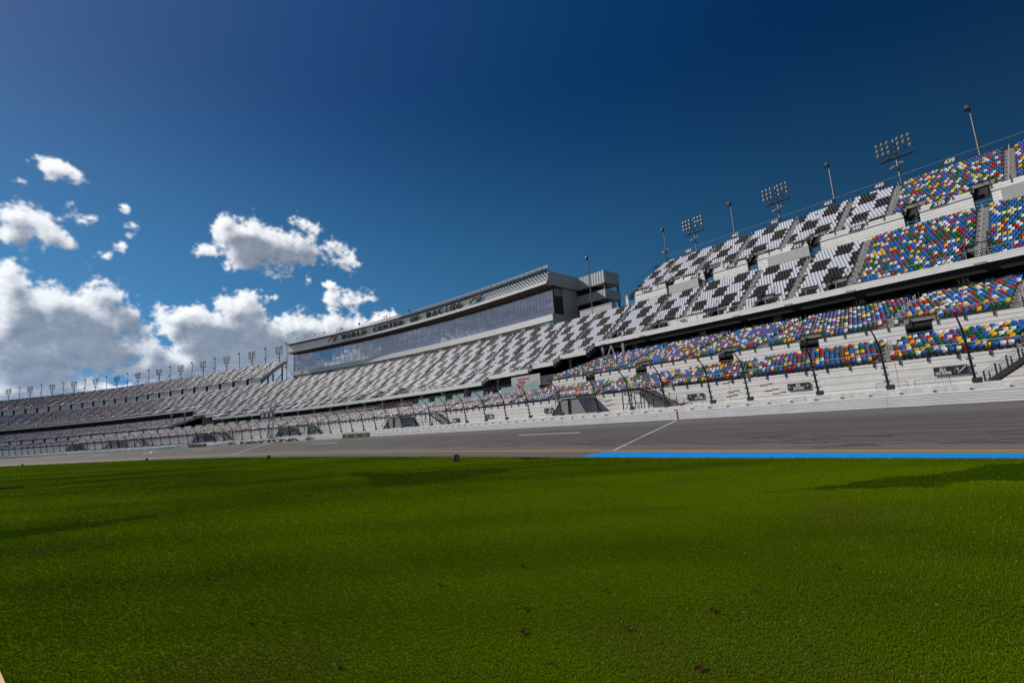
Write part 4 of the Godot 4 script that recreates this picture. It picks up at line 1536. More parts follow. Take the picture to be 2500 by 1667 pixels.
# ------------------------------------------------------------------ wall and catch fence
func build_wall() -> void:
	var t := thing("retaining_wall", "white steel tube crash barrier along the outer edge of the track", "wall", world(20, 57.8, 3.3))
	var joints := [-60.0, -52.0, -43.5, -34.5, -25.0, -15.5, -6.0, 3.2, 12.7, 19.4, 26.9, 29.0]
	var s := 38.0
	while s < 620.0:
		joints.append(s); s += 9.6
	var pr := [Vector2(57.35, 3.40)]
	for k in 5:
		var y := 3.30 + k * 0.222
		pr.append(Vector2(57.80, y + 0.012)); pr.append(Vector2(57.83, y + 0.035)); pr.append(Vector2(57.83, y + 0.185)); pr.append(Vector2(57.80, y + 0.207)); pr.append(Vector2(57.785, y + 0.222))
	pr.append(Vector2(57.78, 4.415)); pr.append(Vector2(57.52, 4.42)); pr.append(Vector2(57.50, 3.5))
	for i in joints.size() - 1:
		var m := Mb.new()
		ribbon(m, pr, joints[i] + 0.012, joints[i + 1] - 0.012, step_size(joints[i]))
		part("barrier_panel", m.mesh(), M.safer, t)
	var m := Mb.new()
	for k in 5:
		cbox(m, 25.7, 25.98, 57.82, 57.842, 3.33 + k * 0.222, 3.50 + k * 0.222)
	part("red_mark", m.mesh(), M.red, t, "red painted stripe down the barrier")
	s = -22.0
	while s < 330.0:
		m = Mb.new()
		var a := pt(s, 57.62, 4.43)
		var b := pt(s + 0.8, 57.62, 4.43)
		var c := pt(s + 0.8, 57.16, 4.44)
		var d := pt(s, 57.16, 4.44)
		var e := pt(s, 57.62, 4.60)
		var f := pt(s, 57.16, 4.66)
		m.quad(a, b, c, d); m.quad(e, b, c, f); m.quad(a, e, f, d); m.tri(a, b, e); m.tri(d, c, f)
		part("wedge_cap", m.mesh(), M.concrete_white, t)
		s += 2.42
	t = thing("concrete_wall", "pale concrete wall standing just behind the white crash barrier, below the fence", "wall", world(20, 57, 4.3))
	s = -70.0
	while s < 620.0:
		m = Mb.new()
		var top := 5.02
		ribbon(m, [Vector2(57.14, 3.4), Vector2(57.10, top - 0.05), Vector2(57.06, top), Vector2(56.72, top), Vector2(56.66, 4.2)], s + 0.01, s + 11.49, step_size(s))
		part("wall_panel", m.mesh(), M.concrete_white, t)
		s += 11.5

func post_path(s: float) -> PackedVector3Array:
	var a := PackedVector3Array([pt(s, 56.85, 4.9), pt(s, 57.15, 6.5), pt(s, 57.45, 8.2)])
	for k in 6:
		var f := (k + 1) / 6.0
		a.append(pt(s, 57.45 + 0.22 * f + 2.0 * f * f, 8.2 + 2.95 * f - 0.32 * f * f))
	return a

func post_at(s: float, f: float) -> Vector3:
	var p := post_path(s)
	var x := f * (p.size() - 1)
	var i := mini(int(x), p.size() - 2)
	return p[i].lerp(p[i + 1], x - i)

func build_fence() -> void:
	var t := thing("catch_fence", "tall black catch fence with curved posts and steel cables on top of the wall", "fence", world(20, 57, 4.9))
	var posts := [-21.0, -15.1, -9.1, -3.0, 3.1, 9.2, 16.6, 21.3, 28.0, 33.9, 40.3, 48.5, 56.7, 63.6, 70.3, 77.1, 84.0, 91.2, 98.0]
	var s := 104.7
	while s < 590.0:
		posts.append(s); s += 6.75
	for q in posts:
		var m := Mb.new()
		var pa := post_path(q)
		for i in pa.size() - 1:
			m.tube(pa[i], pa[i + 1], lerpf(0.105, 0.06, i / 8.0), lerpf(0.105, 0.06, (i + 1) / 8.0), 6, i == pa.size() - 2)
		for k in 6:
			var c := post_at(q, 0.02 + k * 0.048)
			m.box(frame(q), c + frame(q).z * 0.02, Vector3(0.48, 0.12, 0.22))
		m.box(frame(q), pt(q - 0.12, 56.9, 5.15), Vector3(0.6, 0.55, 0.4))
		part("fence_post", m.mesh(), M.fence, t)
	for k in 13:
		var f := [0.03, 0.08, 0.13, 0.18, 0.23, 0.28, 0.36, 0.46, 0.56, 0.66, 0.77, 0.88, 0.99][k] as float
		var m := Mb.new()
		for i in posts.size() - 1:
			if posts[i] > 330.0: break
			var r := 0.016 + 0.00008 * maxf(0.0, posts[i])
			m.tube(post_at(posts[i], f), post_at(posts[i + 1], f), r, r, 4, false)
		part("cable", m.mesh(), M.fence, t)
	# chain link between the posts
	var im := Image.create(64, 64, false, Image.FORMAT_RGBA8)
	im.fill(Color(0.5, 0.5, 0.5, 0.0))
	for i in 64:
		for w in [0, 1]:
			im.set_pixel(i, posmod(i + w, 64), Color(1, 1, 1, 1))
			im.set_pixel(i, posmod(63 - i + w, 64), Color(1, 1, 1, 1))
	im.generate_mipmaps()
	var mm := mat(L(0.06, 0.062, 0.066), 0.5, 0.4)
	mm.albedo_texture = ImageTexture.create_from_image(im)
	mm.transparency = BaseMaterial3D.TRANSPARENCY_ALPHA_SCISSOR
	mm.alpha_scissor_threshold = 0.5
	for i in 16:
		var m := Mb.new()
		var fs := [0.02, 0.14, 0.28, 0.46, 0.64, 0.82, 1.0]
		for j in fs.size() - 1:
			var a := post_at(posts[i], fs[j])
			var b := post_at(posts[i + 1], fs[j])
			var c := post_at(posts[i + 1], fs[j + 1])
			var d := post_at(posts[i], fs[j + 1])
			var u0: float = posts[i] / 0.11
			var u1: float = posts[i + 1] / 0.11
			m.quad_uv(a, b, c, d, Vector2(u0, fs[j] * 66), Vector2(u1, fs[j] * 66), Vector2(u1, fs[j + 1] * 66), Vector2(u0, fs[j + 1] * 66))
		part("mesh_panel", m.mesh(), mm, t)
	# rows of cable clamps where cable ends overlap
	rng.seed = 31
	for q in [[10.9, 0.28], [10.4, 0.23], [13.6, 0.13], [13.2, 0.08], [12.4, 0.05], [18.4, 0.28], [18.2, 0.23], [18.0, 0.18], [17.6, 0.10], [17.9, 0.06], [23.4, 0.08], [24.6, 0.03], [37.0, 0.23], [37.2, 0.13], [37.0, 0.08]]:
		var m := Mb.new()
		for e in 11:
			var sc: float = q[0] + e * 0.14
			for i in posts.size() - 1:
				if sc >= posts[i] and sc < posts[i + 1]:
					var p := post_at(posts[i], q[1]).lerp(post_at(posts[i + 1], q[1]), (sc - posts[i]) / (posts[i + 1] - posts[i]))
					m.box(frame(sc), p + Vector3.UP * (0.05 if e < 5 else -0.05), Vector3(0.09, 0.13, 0.09))
		part("cable_clamps", m.mesh(), M.black, t)

# ------------------------------------------------------------------ stairs, barriers, flag stand
func walk_stair(s_top: float, s_bot: float, label: String) -> void:
	var t := thing("metal_stair", label, "stairs", world(s_bot, 53, 4.3), "stairs up to the lower grandstand")
	var yt := 7.75
	var yb := 4.35
	var dir := 1.0 if s_top > s_bot else -1.0
	for n in [52.0, 54.2]:
		var m := Mb.new()
		m.bar(pt(s_top, n, yt - 0.1), pt(s_bot, n, yb), 0.1, 0.36)
		part("stringer", m.mesh(), M.steel_dark, t)
		m = Mb.new()
		for h in [1.1, 0.6]:
			m.tube(pt(s_top, n, yt + h), pt(s_bot, n, yb + h), 0.035, 0.035, 5)
			m.tube(pt(s_top, n, yt + h), pt(s_top + dir * 3.6, n, yt + h), 0.035, 0.035, 5)
		part("handrail", m.mesh(), M.rail, t)
		m = Mb.new()
		for k in 7:
			var f := k / 6.0
			m.bar(pt(lerpf(s_top, s_bot, f), n, lerpf(yt, yb, f)), pt(lerpf(s_top, s_bot, f), n, lerpf(yt, yb, f) + 1.1), 0.09)
		for e in [1.8, 3.6]:
			m.bar(pt(s_top + dir * e, n, yt), pt(s_top + dir * e, n, yt + 1.1), 0.08)
		part("rail_posts", m.mesh(), M.black, t)
	var m := Mb.new()
	for k in 40:
		var f := k / 40.0
		var s := lerpf(s_top, s_bot, f)
		m.bar(pt(s, 54.18, lerpf(yt, yb, f)), pt(s, 54.18, lerpf(yt, yb, f) + 1.0), 0.014)
	part("balusters", m.mesh(), M.black, t)
	for k in 18:
		m = Mb.new()
		var f := (k + 0.5) / 18.0
		var s := lerpf(s_top, s_bot, f)
		m.box(frame(s), pt(s, 53.1, lerpf(yt, yb, f)), Vector3(absf(s_top - s_bot) / 18.0 * 0.9, 0.05, 2.1))
		part("step", m.mesh(), M.fence, t)
	m = Mb.new()
	cbox(m, minf(s_top, s_top + dir * 3.6), maxf(s_top, s_top + dir * 3.6), 50.35, 54.2, yt - 0.18, yt)
	part("landing", m.mesh(), M.grey, t)
	m = Mb.new()
	for e in [0.1, 1.8, 3.5]:
		for n in [51.2, 54.1]:
			m.bar(pt(s_top + dir * e, n, 4.3), pt(s_top + dir * e, n, yt - 0.2), 0.12)
	for n in [51.2, 54.1]:
		m.bar(pt(s_top + dir * 0.1, n, 4.4), pt(s_top + dir * 1.8, n, yt - 0.3), 0.07)
		m.bar(pt(s_top + dir * 3.5, n, 4.4), pt(s_top + dir * 1.8, n, yt - 0.3), 0.07)
		m.bar(pt(s_top + dir * 0.1, n, 6.0), pt(s_top + dir * 3.5, n, 6.0), 0.06)
	part("scaffold_legs", m.mesh(), M.steel_dark, t)

func wedge_stair(sl: float, stl: float, str_: float, sr: float, label: String) -> void:
	var t := thing("ramp_stair", label, "stairs", world(sr, 53, 4.3), "stairs up to the lower grandstand")
	var yt := 7.7
	var yb := 4.3
	var m := Mb.new()
	m.quad(pt(stl, 54.6, yb), pt(str_, 54.6, yb), pt(str_, 54.6, yt), pt(stl, 54.6, yt))
	m.tri(pt(str_, 54.6, yb), pt(sr, 54.6, yb), pt(str_, 54.6, yt))
	m.quad(pt(str_, 54.6, yt), pt(sr, 54.6, yb), pt(sr, 51.0, yb), pt(str_, 51.0, yt))
	part("front_panel", m.mesh(), M.grey_light if false else M.grey, t)
	m = Mb.new()
	m.tri(pt(sl, 54.5, yb), pt(stl, 54.5, yb), pt(stl, 54.5, yt))
	m.quad(pt(stl, 54.5, yt), pt(sl, 54.5, yb), pt(sl, 51.0, yb), pt(stl, 51.0, yt))
	part("dark_flank", m.mesh(), M.steel_dark, t)
	m = Mb.new()
	cbox(m, minf(stl, str_), maxf(stl, str_), 50.4, 54.8, yt, yt + 0.16)
	part("landing", m.mesh(), M.grey_light, t)
	m = Mb.new()
	for n in [54.7, 51.2]:
		m.tube(pt(sl, n, yb + 1.05), pt(stl, n, yt + 1.05), 0.035, 0.035, 5)
		m.tube(pt(stl, n, yt + 1.05), pt(str_, n, yt + 1.05), 0.035, 0.035, 5)
		m.tube(pt(sl, n, yb + 0.55), pt(stl, n, yt + 0.55), 0.03, 0.03, 5)
	part("handrail", m.mesh(), M.rail, t)
	m = Mb.new()
	for k in 4:
		var f := k / 3.0
		m.bar(pt(lerpf(sl, stl, f), 54.7, lerpf(yb, yt, f)), pt(lerpf(sl, stl, f), 54.7, lerpf(yb, yt, f) + 1.05), 0.1)
	m.bar(pt(str_, 54.7, yt), pt(str_, 54.7, yt + 1.3), 0.12)
	m.bar(pt(stl, 54.7, yt), pt(stl, 54.7, yt + 1.3), 0.12)
	m.bar(pt((stl + str_) * 0.5, 54.7, 4.4), pt((stl + str_) * 0.5, 54.7, yt), 0.25)
	part("rail_posts", m.mesh(), M.black, t)
	m = Mb.new()
	for k in 10:
		var f := k / 10.0
		var s := lerpf(sl, stl, f)
		m.box(frame(s), pt(s, 52.8, lerpf(yb, yt, f) + 0.1), Vector3(absf(sl - stl) / 10.0, 0.06, 3.2))
	part("treads", m.mesh(), M.galv, t)

func build_access() -> void:
	walk_stair(34.2, 27.4, "black metal stair descending right on a scaffold beside the red barrier mark")
	walk_stair(96.5, 88.8, "black metal stair descending right below the pale green suite screens")
	walk_stair(166.0, 158.8, "distant black metal stair descending right, between the green banner and the finish line")
	walk_stair(229.0, 222.0, "far black metal stair descending right, left of the black barrier lettering")
	walk_stair(-7.2, -2.4, "black metal stair rising to the right at the right edge of the view")
	walk_stair(292.0, 285.0, "farthest black metal stair descending right at the end of the straight")
	wedge_stair(54.6, 51.0, 47.0, 44.6, "grey panelled stair with dark left flank nearest the camera")
	wedge_stair(120.5, 115.6, 110.5, 107.0, "grey panelled stair with dark left flank right of the dark green banner")
	wedge_stair(188.7, 184.5, 180.5, 177.5, "grey panelled stair with dark left flank beside the tall flag stand")
	wedge_stair(250.0, 246.0, 241.5, 238.5, "grey panelled stair with dark left flank above the far green banner")
	wedge_stair(320.0, 315.0, 309.0, 305.0, "farthest grey panelled stair with dark left flank")
	wedge_stair(357.0, 353.0, 348.0, 345.0, "tiny grey panelled stair far down the straight")
	var bl := ["steel crowd barrier behind the wall right of the two-arrow sign", "steel crowd barrier behind the wall below the stair-arrow sign", "steel crowd barrier behind the wall beside the red mark"]
	var bs := [[2.0, 4.5], [-1.1, 1.45], [20.6, 23.5]]
	for i in 3:
		var t := thing("crowd_barrier", bl[i], "barrier", world(bs[i][0], 55.5, 4.3), "crowd barriers behind the wall")
		var a: float = bs[i][0]
		var b: float = bs[i][1]
		var m := Mb.new()
		m.poly(PackedVector3Array([pt(a, 55.5, 4.3), pt(a, 55.5, 5.6), pt(a + 0.12, 55.5, 5.72), pt(b - 0.12, 55.5, 5.72), pt(b, 55.5, 5.6), pt(b, 55.5, 4.3)]), 0.025, 5)
		m.tube(pt(a, 55.5, 4.6), pt(b, 55.5, 4.6), 0.02, 0.02, 5)
		var fr := part("frame", m.mesh(), M.galv, t)
		m = Mb.new()
		for k in 14:
			var s := lerpf(a, b, (k + 1) / 15.0)
			m.tube(pt(s, 55.5, 4.6), pt(s, 55.5, 5.7), 0.012, 0.012, 4)
		part("bars", m.mesh(), M.galv, fr)
	# flag stand
	var t := thing("flag_stand", "leaning dark lattice flag stand with a black banner at the finish line", "flag stand", world(186, 56, 5.0))
	for e in [185.4, 188.4]:
		var m := Mb.new()
		for w in [-0.45, 0.45]:
			m.tube(pt(e - 1.6 + w, 57.4, 4.9), pt(e + w + 0.9, 55.0, 17.2), 0.13, 0.11, 6)
		for k in 16:
			var f := (k + 0.5) / 16.0
			var q := lerpf(e - 1.6, e + 0.9, f)
			m.bar(pt(q - 0.45, lerpf(57.4, 55.0, f), lerpf(4.9, 17.2, f)), pt(q + 0.45, lerpf(57.4, 55.0, f), lerpf(4.9, 17.2, f) + 0.25), 0.08)
		part("lattice_mast", m.mesh(), M.galv, t)
	var m := Mb.new()
	cbox(m, 183.0, 192.5, 54.5, 57.2, 11.1, 11.3)
	part("platform", m.mesh(), M.steel_dark, t)
	m = Mb.new()
	cbox(m, 183.0, 192.5, 57.2, 57.3, 11.2, 13.3)
	var ban := part("banner", m.mesh(), M.sign_black, t)
	for k in 3:
		m = Mb.new()
		var s := 184.6 + k * 3.1
		var b := frame(s)
		var c := pt(s, 57.34, 12.25)
		m.quad(c - b.x * 0.55 + Vector3.UP * 0.6, c - b.x * 0.55 - Vector3.UP * 0.2, c + b.x * 0.55 - Vector3.UP * 0.2, c + b.x * 0.55 + Vector3.UP * 0.6)
		m.tri(c - b.x * 0.55 - Vector3.UP * 0.2, c - Vector3.UP * 0.7, c + b.x * 0.55 - Vector3.UP * 0.2)
		part("shield", m.mesh(), mat(L(0.45, 0.45, 0.62), 0.6), ban)
	t = thing("utility_box", "dark grey cabinet behind the wall, left of the green banner", "cabinet", world(162.7, 55, 4.3))
	m = Mb.new()
	m.box(frame(162.7), pt(162.7, 54.5, 6.0), Vector3(2.0, 3.4, 1.6))
	part("cabinet_body", m.mesh(), M.grey, t)
	m = Mb.new()
	m.box(frame(162.7), pt(162.7, 55.32, 6.0), Vector3(1.5, 2.8, 0.06))
	part("cabinet_door", m.mesh(), M.steel_dark, t)

# ------------------------------------------------------------------ signs
func plate_sign(txt: String, s: float, n: float, y: float, w: float, h: float, label: String, slant: float) -> void:
	var t := thing("section_sign", label, "sign", world(s, n, y - h * 0.5), "section number signs")
	var m := Mb.new()
	var b := frame(s)
	m.boxv(pt(s, n, y), b.x * w * 0.5, Vector3.UP * h * 0.5 + b.x * slant, b.z * 0.03)
	var pl := part("plate", m.mesh(), M.sign_black, t)
	letters(txt, s, n + 0.05, y, h * 0.72, w * 0.68, M.sign_white, pl, "number", 0.1)

func build_signs() -> void:
	var a := [["439", 3.5], ["440", 14.0], ["441", 23.0], ["442", 33.8], ["443", 42.9], ["444", 55.2]]
	var wt := ["above the coloured seats at the right edge", "beside the largest floodlight mast", "beside the second lamp pole from the right", "beside the middle floodlight mast of the right deck", "beside the third lamp pole from the right", "beside the smallest floodlight mast of the right deck"]
	for i in 6:
		plate_sign(a[i][0], a[i][1], 0.3, 45.0, 2.1, 0.95, "black %s plate on the top rail, %s" % [a[i][0], wt[i]], 0.35)
	a = [["339", 3.9], ["340", 15.3], ["341", 25.2], ["342", 38.4], ["343", 46.9], ["344", 59.8]]
	wt = ["between the two rightmost dark openings", "below the last coloured seats of the upper deck", "above the right grey booth", "between the two grey booths", "above the left grey booth", "nearest the stair tower"]
	for i in 6:
		plate_sign(a[i][0], a[i][1], 13.44, 34.12, 2.0, 0.85, "black %s plate on the upper fascia, %s" % [a[i][0], wt[i]], 0.35)
	a = [["135", 1.4], ["136", 13.6], ["137", 26.1], ["138", 40.6], ["139", 57.0]]
	wt = ["nearest the right edge", "second from the right edge", "in the middle of the row", "second from the dark braces", "closest to the dark braces"]
	for i in 5:
		plate_sign(a[i][0], a[i][1], 24.58, 19.25, 2.0, 1.1, "dim %s plate on the shaded back wall, %s" % [a[i][0], wt[i]], 0.0)
	# direction signs on the white wall
	var d := [[-0.3, 2.55, 6.45, "stairs"], [13.75, 2.5, 6.3, "both"], [27.65, 2.5, 6.25, "left"], [58.9, 2.4, 6.2, "left"], [77.9, 2.5, 6.1, "left"], [90.9, 2.5, 5.9, "stairs"]]
	var lab := ["black sign reading ALL SECTIONS with an arrow up a stair, nearest the right edge", "black sign reading ALL SECTIONS between two arrows", "black sign with arrow up left and ALL SECTIONS, beside the scaffold stair", "small black ALL SECTIONS sign left of the grey panelled stair", "small black ALL SECTIONS sign right of the stair below the suites", "small black ALL SECTIONS sign close left of that stair"]
	lab[4] = "small dark direction sign on the white wall below the suite parapet"
	lab[5] = "farthest small dark direction sign, beside the second metal stair"
	for k in d.size():
		var s: float = d[k][0]
		var w: float = d[k][1]
		var y: float = d[k][2]
		var t := thing("direction_sign", lab[k], "sign", world(s, 50.4, y - 0.4), "direction signs on the white wall")
		var b := frame(s)
		var m := Mb.new()
		m.boxv(pt(s, 50.4, y), b.x * w * 0.5, Vector3.UP * 0.42, b.z * 0.03)
		var pl := part("plate", m.mesh(), M.sign_black, t)
		var off := {"stairs": -0.55, "both": 0.0, "left": 0.55}
		var kind: String = d[k][3]
		var x: float = off[kind]
		letters("ALL", s - x / along(s, 50.4), 50.45, y + 0.19, 0.31, 0.52, M.sign_white, pl)
		letters("SECTIONS", s - x / along(s, 50.4), 50.45, y - 0.19, 0.31, 1.2, M.sign_white, pl)
		var at := func(px: float, py: float) -> Vector3: return pt(s, 50.46, y) + b.x * px + Vector3.UP * py
		m = Mb.new()
		var arrow := func(fx: float, fy: float, dx: float, dy: float) -> void:
			var p: Vector3 = at.call(fx, fy)
			var q: Vector3 = at.call(fx + dx, fy + dy)
			m.bar(p, q, 0.07, 0.02)
			var u := Vector2(dx, dy).normalized()
			for e in [0.75, -0.75]:
				var r := u.rotated(PI - e) * 0.24
				m.bar(q, q + b.x * r.x + Vector3.UP * r.y, 0.07, 0.02)
		if kind == "stairs":
			arrow.call(0.28, -0.12, 0.3, 0.34)
			for e in 5:
				m.bar(at.call(0.42 + e * 0.14, -0.30 + e * 0.13), at.call(0.58 + e * 0.14, -0.30 + e * 0.13), 0.06, 0.02)
				m.bar(at.call(0.57 + e * 0.14, -0.30 + e * 0.13), at.call(0.57 + e * 0.14, -0.17 + e * 0.13), 0.06, 0.02)
		elif kind == "both":
			arrow.call(-0.7, 0.0, -0.42, 0.0)
			arrow.call(0.7, 0.0, 0.42, 0.0)
		else:
			arrow.call(-0.45, -0.15, -0.3, 0.32)
			for e in 4:
				m.bar(at.call(-0.95 + e * 0.15, 0.2 - e * 0.14), at.call(-0.8 + e * 0.15, 0.2 - e * 0.14), 0.06, 0.02)
		part("arrow", m.mesh(), M.sign_white, pl)
	# wall lettering, one black letter after another
	var t := thing("wall_lettering", "huge black DAYTONA lettering painted along the white barrier", "lettering", world(185, 57.85, 3.3))
	var word := "DAYTONA"
	for k in 7:
		var s := lerpf(205.0, 164.4, (k + 0.5) / 7.0)
		letters(word[k], s, 57.87, 3.87, 0.92, 6.1, M.black, t, "letter", 0.0)
	# dark green banners with gold crowns
	var gl := ["dark green banner with three gold crowns on the barrier, right of the wall lettering", "dark green banner on the far barrier, left of the wall lettering"]
	var gs := [[119.9, 135.8], [231.0, 244.2]]
	for i in 2:
		t = thing("green_banner", gl[i], "banner", world(gs[i][0], 57.85, 3.3), "green banners on the barrier")
		var m := Mb.new()
		cbox(m, gs[i][0], gs[i][1], 57.84, 57.86, 3.33, 4.40, 3.0)
		var pnl := part("panel", m.mesh(), M.green_ad, t)
		for k in 3:
			var s := lerpf(gs[i][1], gs[i][0], (k + 0.5) / 3.0)
			var b := frame(s)
			m = Mb.new()
			var c := pt(s, 57.88, 3.98)
			for e in 5:
				var x := (e - 2) * 0.2
				m.tri(c + b.x * x * 1.5 - b.x * 0.12 - Vector3.UP * 0.02, c + b.x * x * 2.1 + Vector3.UP * 0.3, c + b.x * x * 1.5 + b.x * 0.12 - Vector3.UP * 0.02)
			m.quad(c - b.x * 0.5, c + b.x * 0.5, c + b.x * 0.4 - Vector3.UP * 0.1, c - b.x * 0.4 - Vector3.UP * 0.1)
			part("crown", m.mesh(), M.gold, pnl)
			letters("ROLEX", s, 57.88, 3.62, 0.26, 2.4, M.gold, pnl)
	var el := ["small chequered flag emblem on the barrier right of the wall lettering", "small grey chequered emblem on the barrier left of the wall lettering"]
	var es := [156.9, 212.2]
	for i in 2:
		t = thing("wall_emblem", el[i], "emblem", world(es[i], 57.85, 3.3))
		var b := frame(es[i])
		var cols2 := [M.red, M.gold, M.black, M.grey] if i == 0 else [M.grey, M.gold, M.black, M.grey]
		for q in [[-0.6, 0.12, 0], [0.9, 0.2, 1], [-1.7, -0.08, 2], [0.0, -0.3, 2], [1.9, -0.1, 3], [-0.6, 0.34, 0]]:
			var m := Mb.new()
			m.boxv(pt(es[i], 57.87, 3.9) + b.x * q[0] + Vector3.UP * q[1], b.x * 0.75, Vector3.UP * 0.17 + b.x * 0.25, b.z * 0.01)
			part("emblem_tile", m.mesh(), cols2[q[2]], t)

func build_boards() -> void:
	var spots := [[43.2, 80.4, "5"], [118.8, 82.6, "4"], [224.0, 79.5, "3"], [331.0, 78.0, "2"], [465.0, 77.0, "1"]]
	var lab := ["black number board reading 5 on the lawn, nearest the camera", "black number board reading 4 on the lawn", "small black number board, third from the right", "small black number board, fourth from the right", "tiny black number board at the far left of the lawn"]
	for i in 5:
		var p := world(spots[i][0], spots[i][1], 0.0)
		var t := thing("number_board", lab[i], "board", p, "number boards along the lawn")
		var to := Vector3(-p.x, 0, -p.z).normalized()
		var b := Basis(Vector3.UP.cross(to), Vector3.UP, to)
		var m := Mb.new()
		var f := func(x: float, y: float, z: float) -> Vector3: return b * Vector3(x, y, z)
		for sg in [1.0, -1.0]:
			m.quad(f.call(-0.38, 0.0, 0.26 * sg), f.call(0.38, 0.0, 0.26 * sg), f.call(0.27, 0.8, 0.04 * sg), f.call(-0.27, 0.8, 0.04 * sg))
		for sg in [1.0, -1.0]:
			m.quad(f.call(0.38 * sg, 0.0, 0.26), f.call(0.38 * sg, 0.0, -0.26), f.call(0.27 * sg, 0.8, -0.04), f.call(0.27 * sg, 0.8, 0.04))
		m.quad(f.call(-0.27, 0.8, 0.04), f.call(0.27, 0.8, 0.04), f.call(0.27, 0.8, -0.04), f.call(-0.27, 0.8, -0.04))
		part("board", m.mesh(), M.black, t)
		var tm := text_mesh(spots[i][2], 0.5, 0.02)
		var o := part("number", tm, mat(L(0.16, 0.22, 0.34), 0.5), t)
		var bb := tm.get_aabb()
		var tilt := b * Basis(Vector3.RIGHT, -0.268)
		var kx := 0.30 / bb.size.x
		var ky := 0.5 / bb.size.y
		var bs := Basis(tilt.x * kx, tilt.y * ky, tilt.z)
		o.transform = Transform3D(bs, f.call(0.04, 0.37, 0.185) - bs * (bb.position + bb.size * 0.5))

# ------------------------------------------------------------------ light masts
func flood_mast(s: float, n: float, y0: float, h: float, label: String) -> void:
	var t := thing("floodlight_mast", label, "light mast", world(s, n, y0), "floodlight masts along the top of the stands")
	var b := frame(s)
	var m := Mb.new()
	m.tube(Vector3.ZERO, Vector3.UP * (h + 0.2), 0.21, 0.14, 8)
	part("pole", m.mesh(), M.pole, t)
	var k := 0
	for r in 3:
		m = Mb.new()
		var y := h - 0.25 - r * 1.0
		m.bar(b.x * -2.65 + Vector3.UP * y, b.x * 2.65 + Vector3.UP * y, 0.08)
		var arm := part("crossarm", m.mesh(), M.steel_dark, t)
		for x in [-2.5, -1.65, -0.8, 0.8, 1.65, 2.5]:
			k += 1
			if k % 17 == 0: continue
			m = Mb.new()
			var c: Vector3 = b.x * x + b.z * 0.45 + Vector3.UP * (y - 0.05)
			var tl := b * Basis(Vector3.RIGHT, 0.5)
			m.dome(c, tl, 0.33, 0.42, 9, 3)
			m.tube(c, c + tl.y * -0.2, 0.33, 0.30, 9, true)
			part("lamp_head", m.mesh(), M.lamp_shell, arm)
	m = Mb.new()
	m.box(b, Vector3.UP * (h - 3.55), Vector3(5.2, 0.14, 0.8))
	for x in [-2.5, -1.2, 1.2, 2.5]:
		m.bar(b.x * x + Vector3.UP * (h - 3.55), b.x * x + Vector3.UP * (h - 2.6), 0.05)
	m.bar(b.x * -2.5 + Vector3.UP * (h - 2.7), b.x * 2.5 + Vector3.UP * (h - 2.7), 0.04)
	m.box(b, b.x * -1.3 + b.z * 0.3 + Vector3.UP * (h - 3.2), Vector3(0.5, 0.5, 0.4))
	part("service_platform", m.mesh(), M.steel_dark, t)
	m = Mb.new()
	m.box(b * Basis(Vector3.BACK, 0.3), b.x * -0.75 + b.z * 0.4 + Vector3.UP * (h - 5.4), Vector3(0.9, 0.35, 0.5))
	m.box(b * Basis(Vector3.BACK, -0.2), b.x * 0.65 + b.z * 0.2 + Vector3.UP * (h - 4.9), Vector3(0.7, 0.35, 0.4))
	part("loudspeaker", m.mesh(), M.lamp_shell, t)

func lamp_pole(s: float, n: float, y0: float, h: float, label: String, extra: bool) -> void:
	var t := thing("lamp_pole", label, "lamp post", world(s, n, y0), "single lamp poles along the top of the stands")
	var b := frame(s)
	var m := Mb.new()
	m.tube(Vector3.ZERO, Vector3.UP * h, 0.17, 0.12, 8)
	part("pole", m.mesh(), M.pole, t)
	m = Mb.new()
	m.box(b, Vector3.UP * (h - 0.05) + b.z * 0.35 - b.x * 0.25, Vector3(0.8, 0.52, 0.8))
	var hs := part("lamp_housing", m.mesh(), M.black, t)
	m = Mb.new()
	m.dome(Vector3.UP * (h + 0.24) + b.z * 0.3 - b.x * 0.2, b, 0.42, 0.28, 10, 3)
	part("lamp_cap", m.mesh(), M.lamp_shell, hs)
	if extra:
		m = Mb.new()
		m.box(b * Basis(Vector3.BACK, 0.3), Vector3.UP * (h * 0.36) - b.x * 0.6 + b.z * 0.3, Vector3(0.8, 0.5, 0.5))
		m.box(b, Vector3.UP * (h * 0.42) + b.x * 0.6, Vector3(0.9, 0.2, 0.3))
		part("loudspeaker", m.mesh(), M.lamp_shell, t)

func build_masts() -> void:
	var fs := [10.7, 32.7, 53.1]
	var fl := ["largest floodlight mast, where the coloured and chequered seats of the upper deck meet", "middle floodlight mast of the three on the right upper deck", "smallest of the three floodlight masts on the right upper deck"]
	for i in 3:
		flood_mast(fs[i], 0.0, 43.6, 9.2, fl[i])
	var ls := [-0.4, 21.8, 43.1, 61.7]
	var ll := ["tall lamp pole above the coloured seats at the right edge", "lamp pole between the largest and the middle floodlight mast of the right deck", "lamp pole between the middle and the smallest floodlight mast of the right deck", "lamp pole at the left end of the right upper deck, with a loudspeaker"]
	for i in 4:
		lamp_pole(ls[i], 0.0, 43.4, 9.6, ll[i], i == 3)
	lamp_pole(77.8, 13.2, 31.1, 16.4, "tall lamp pole standing before the corrugated stair tower", false)
	lamp_pole(245.6, 15.0, 31.1, 17.4, "tall lamp pole at the left end of the glass tower", true)
	var s := 271.5
	for k in 26:
		if k % 2 == 0:
			flood_mast(s, 0.0, 43.4, 8.4, "distant floodlight mast, %s to the left of the glass tower" % ordinal(k / 2))
		else:
			lamp_pole(s, 0.0, 43.4, 8.8, "distant lamp pole, %s to the left of the glass tower" % ordinal(k / 2), k % 4 == 1)
		s += 11.05 - 0.02 * k

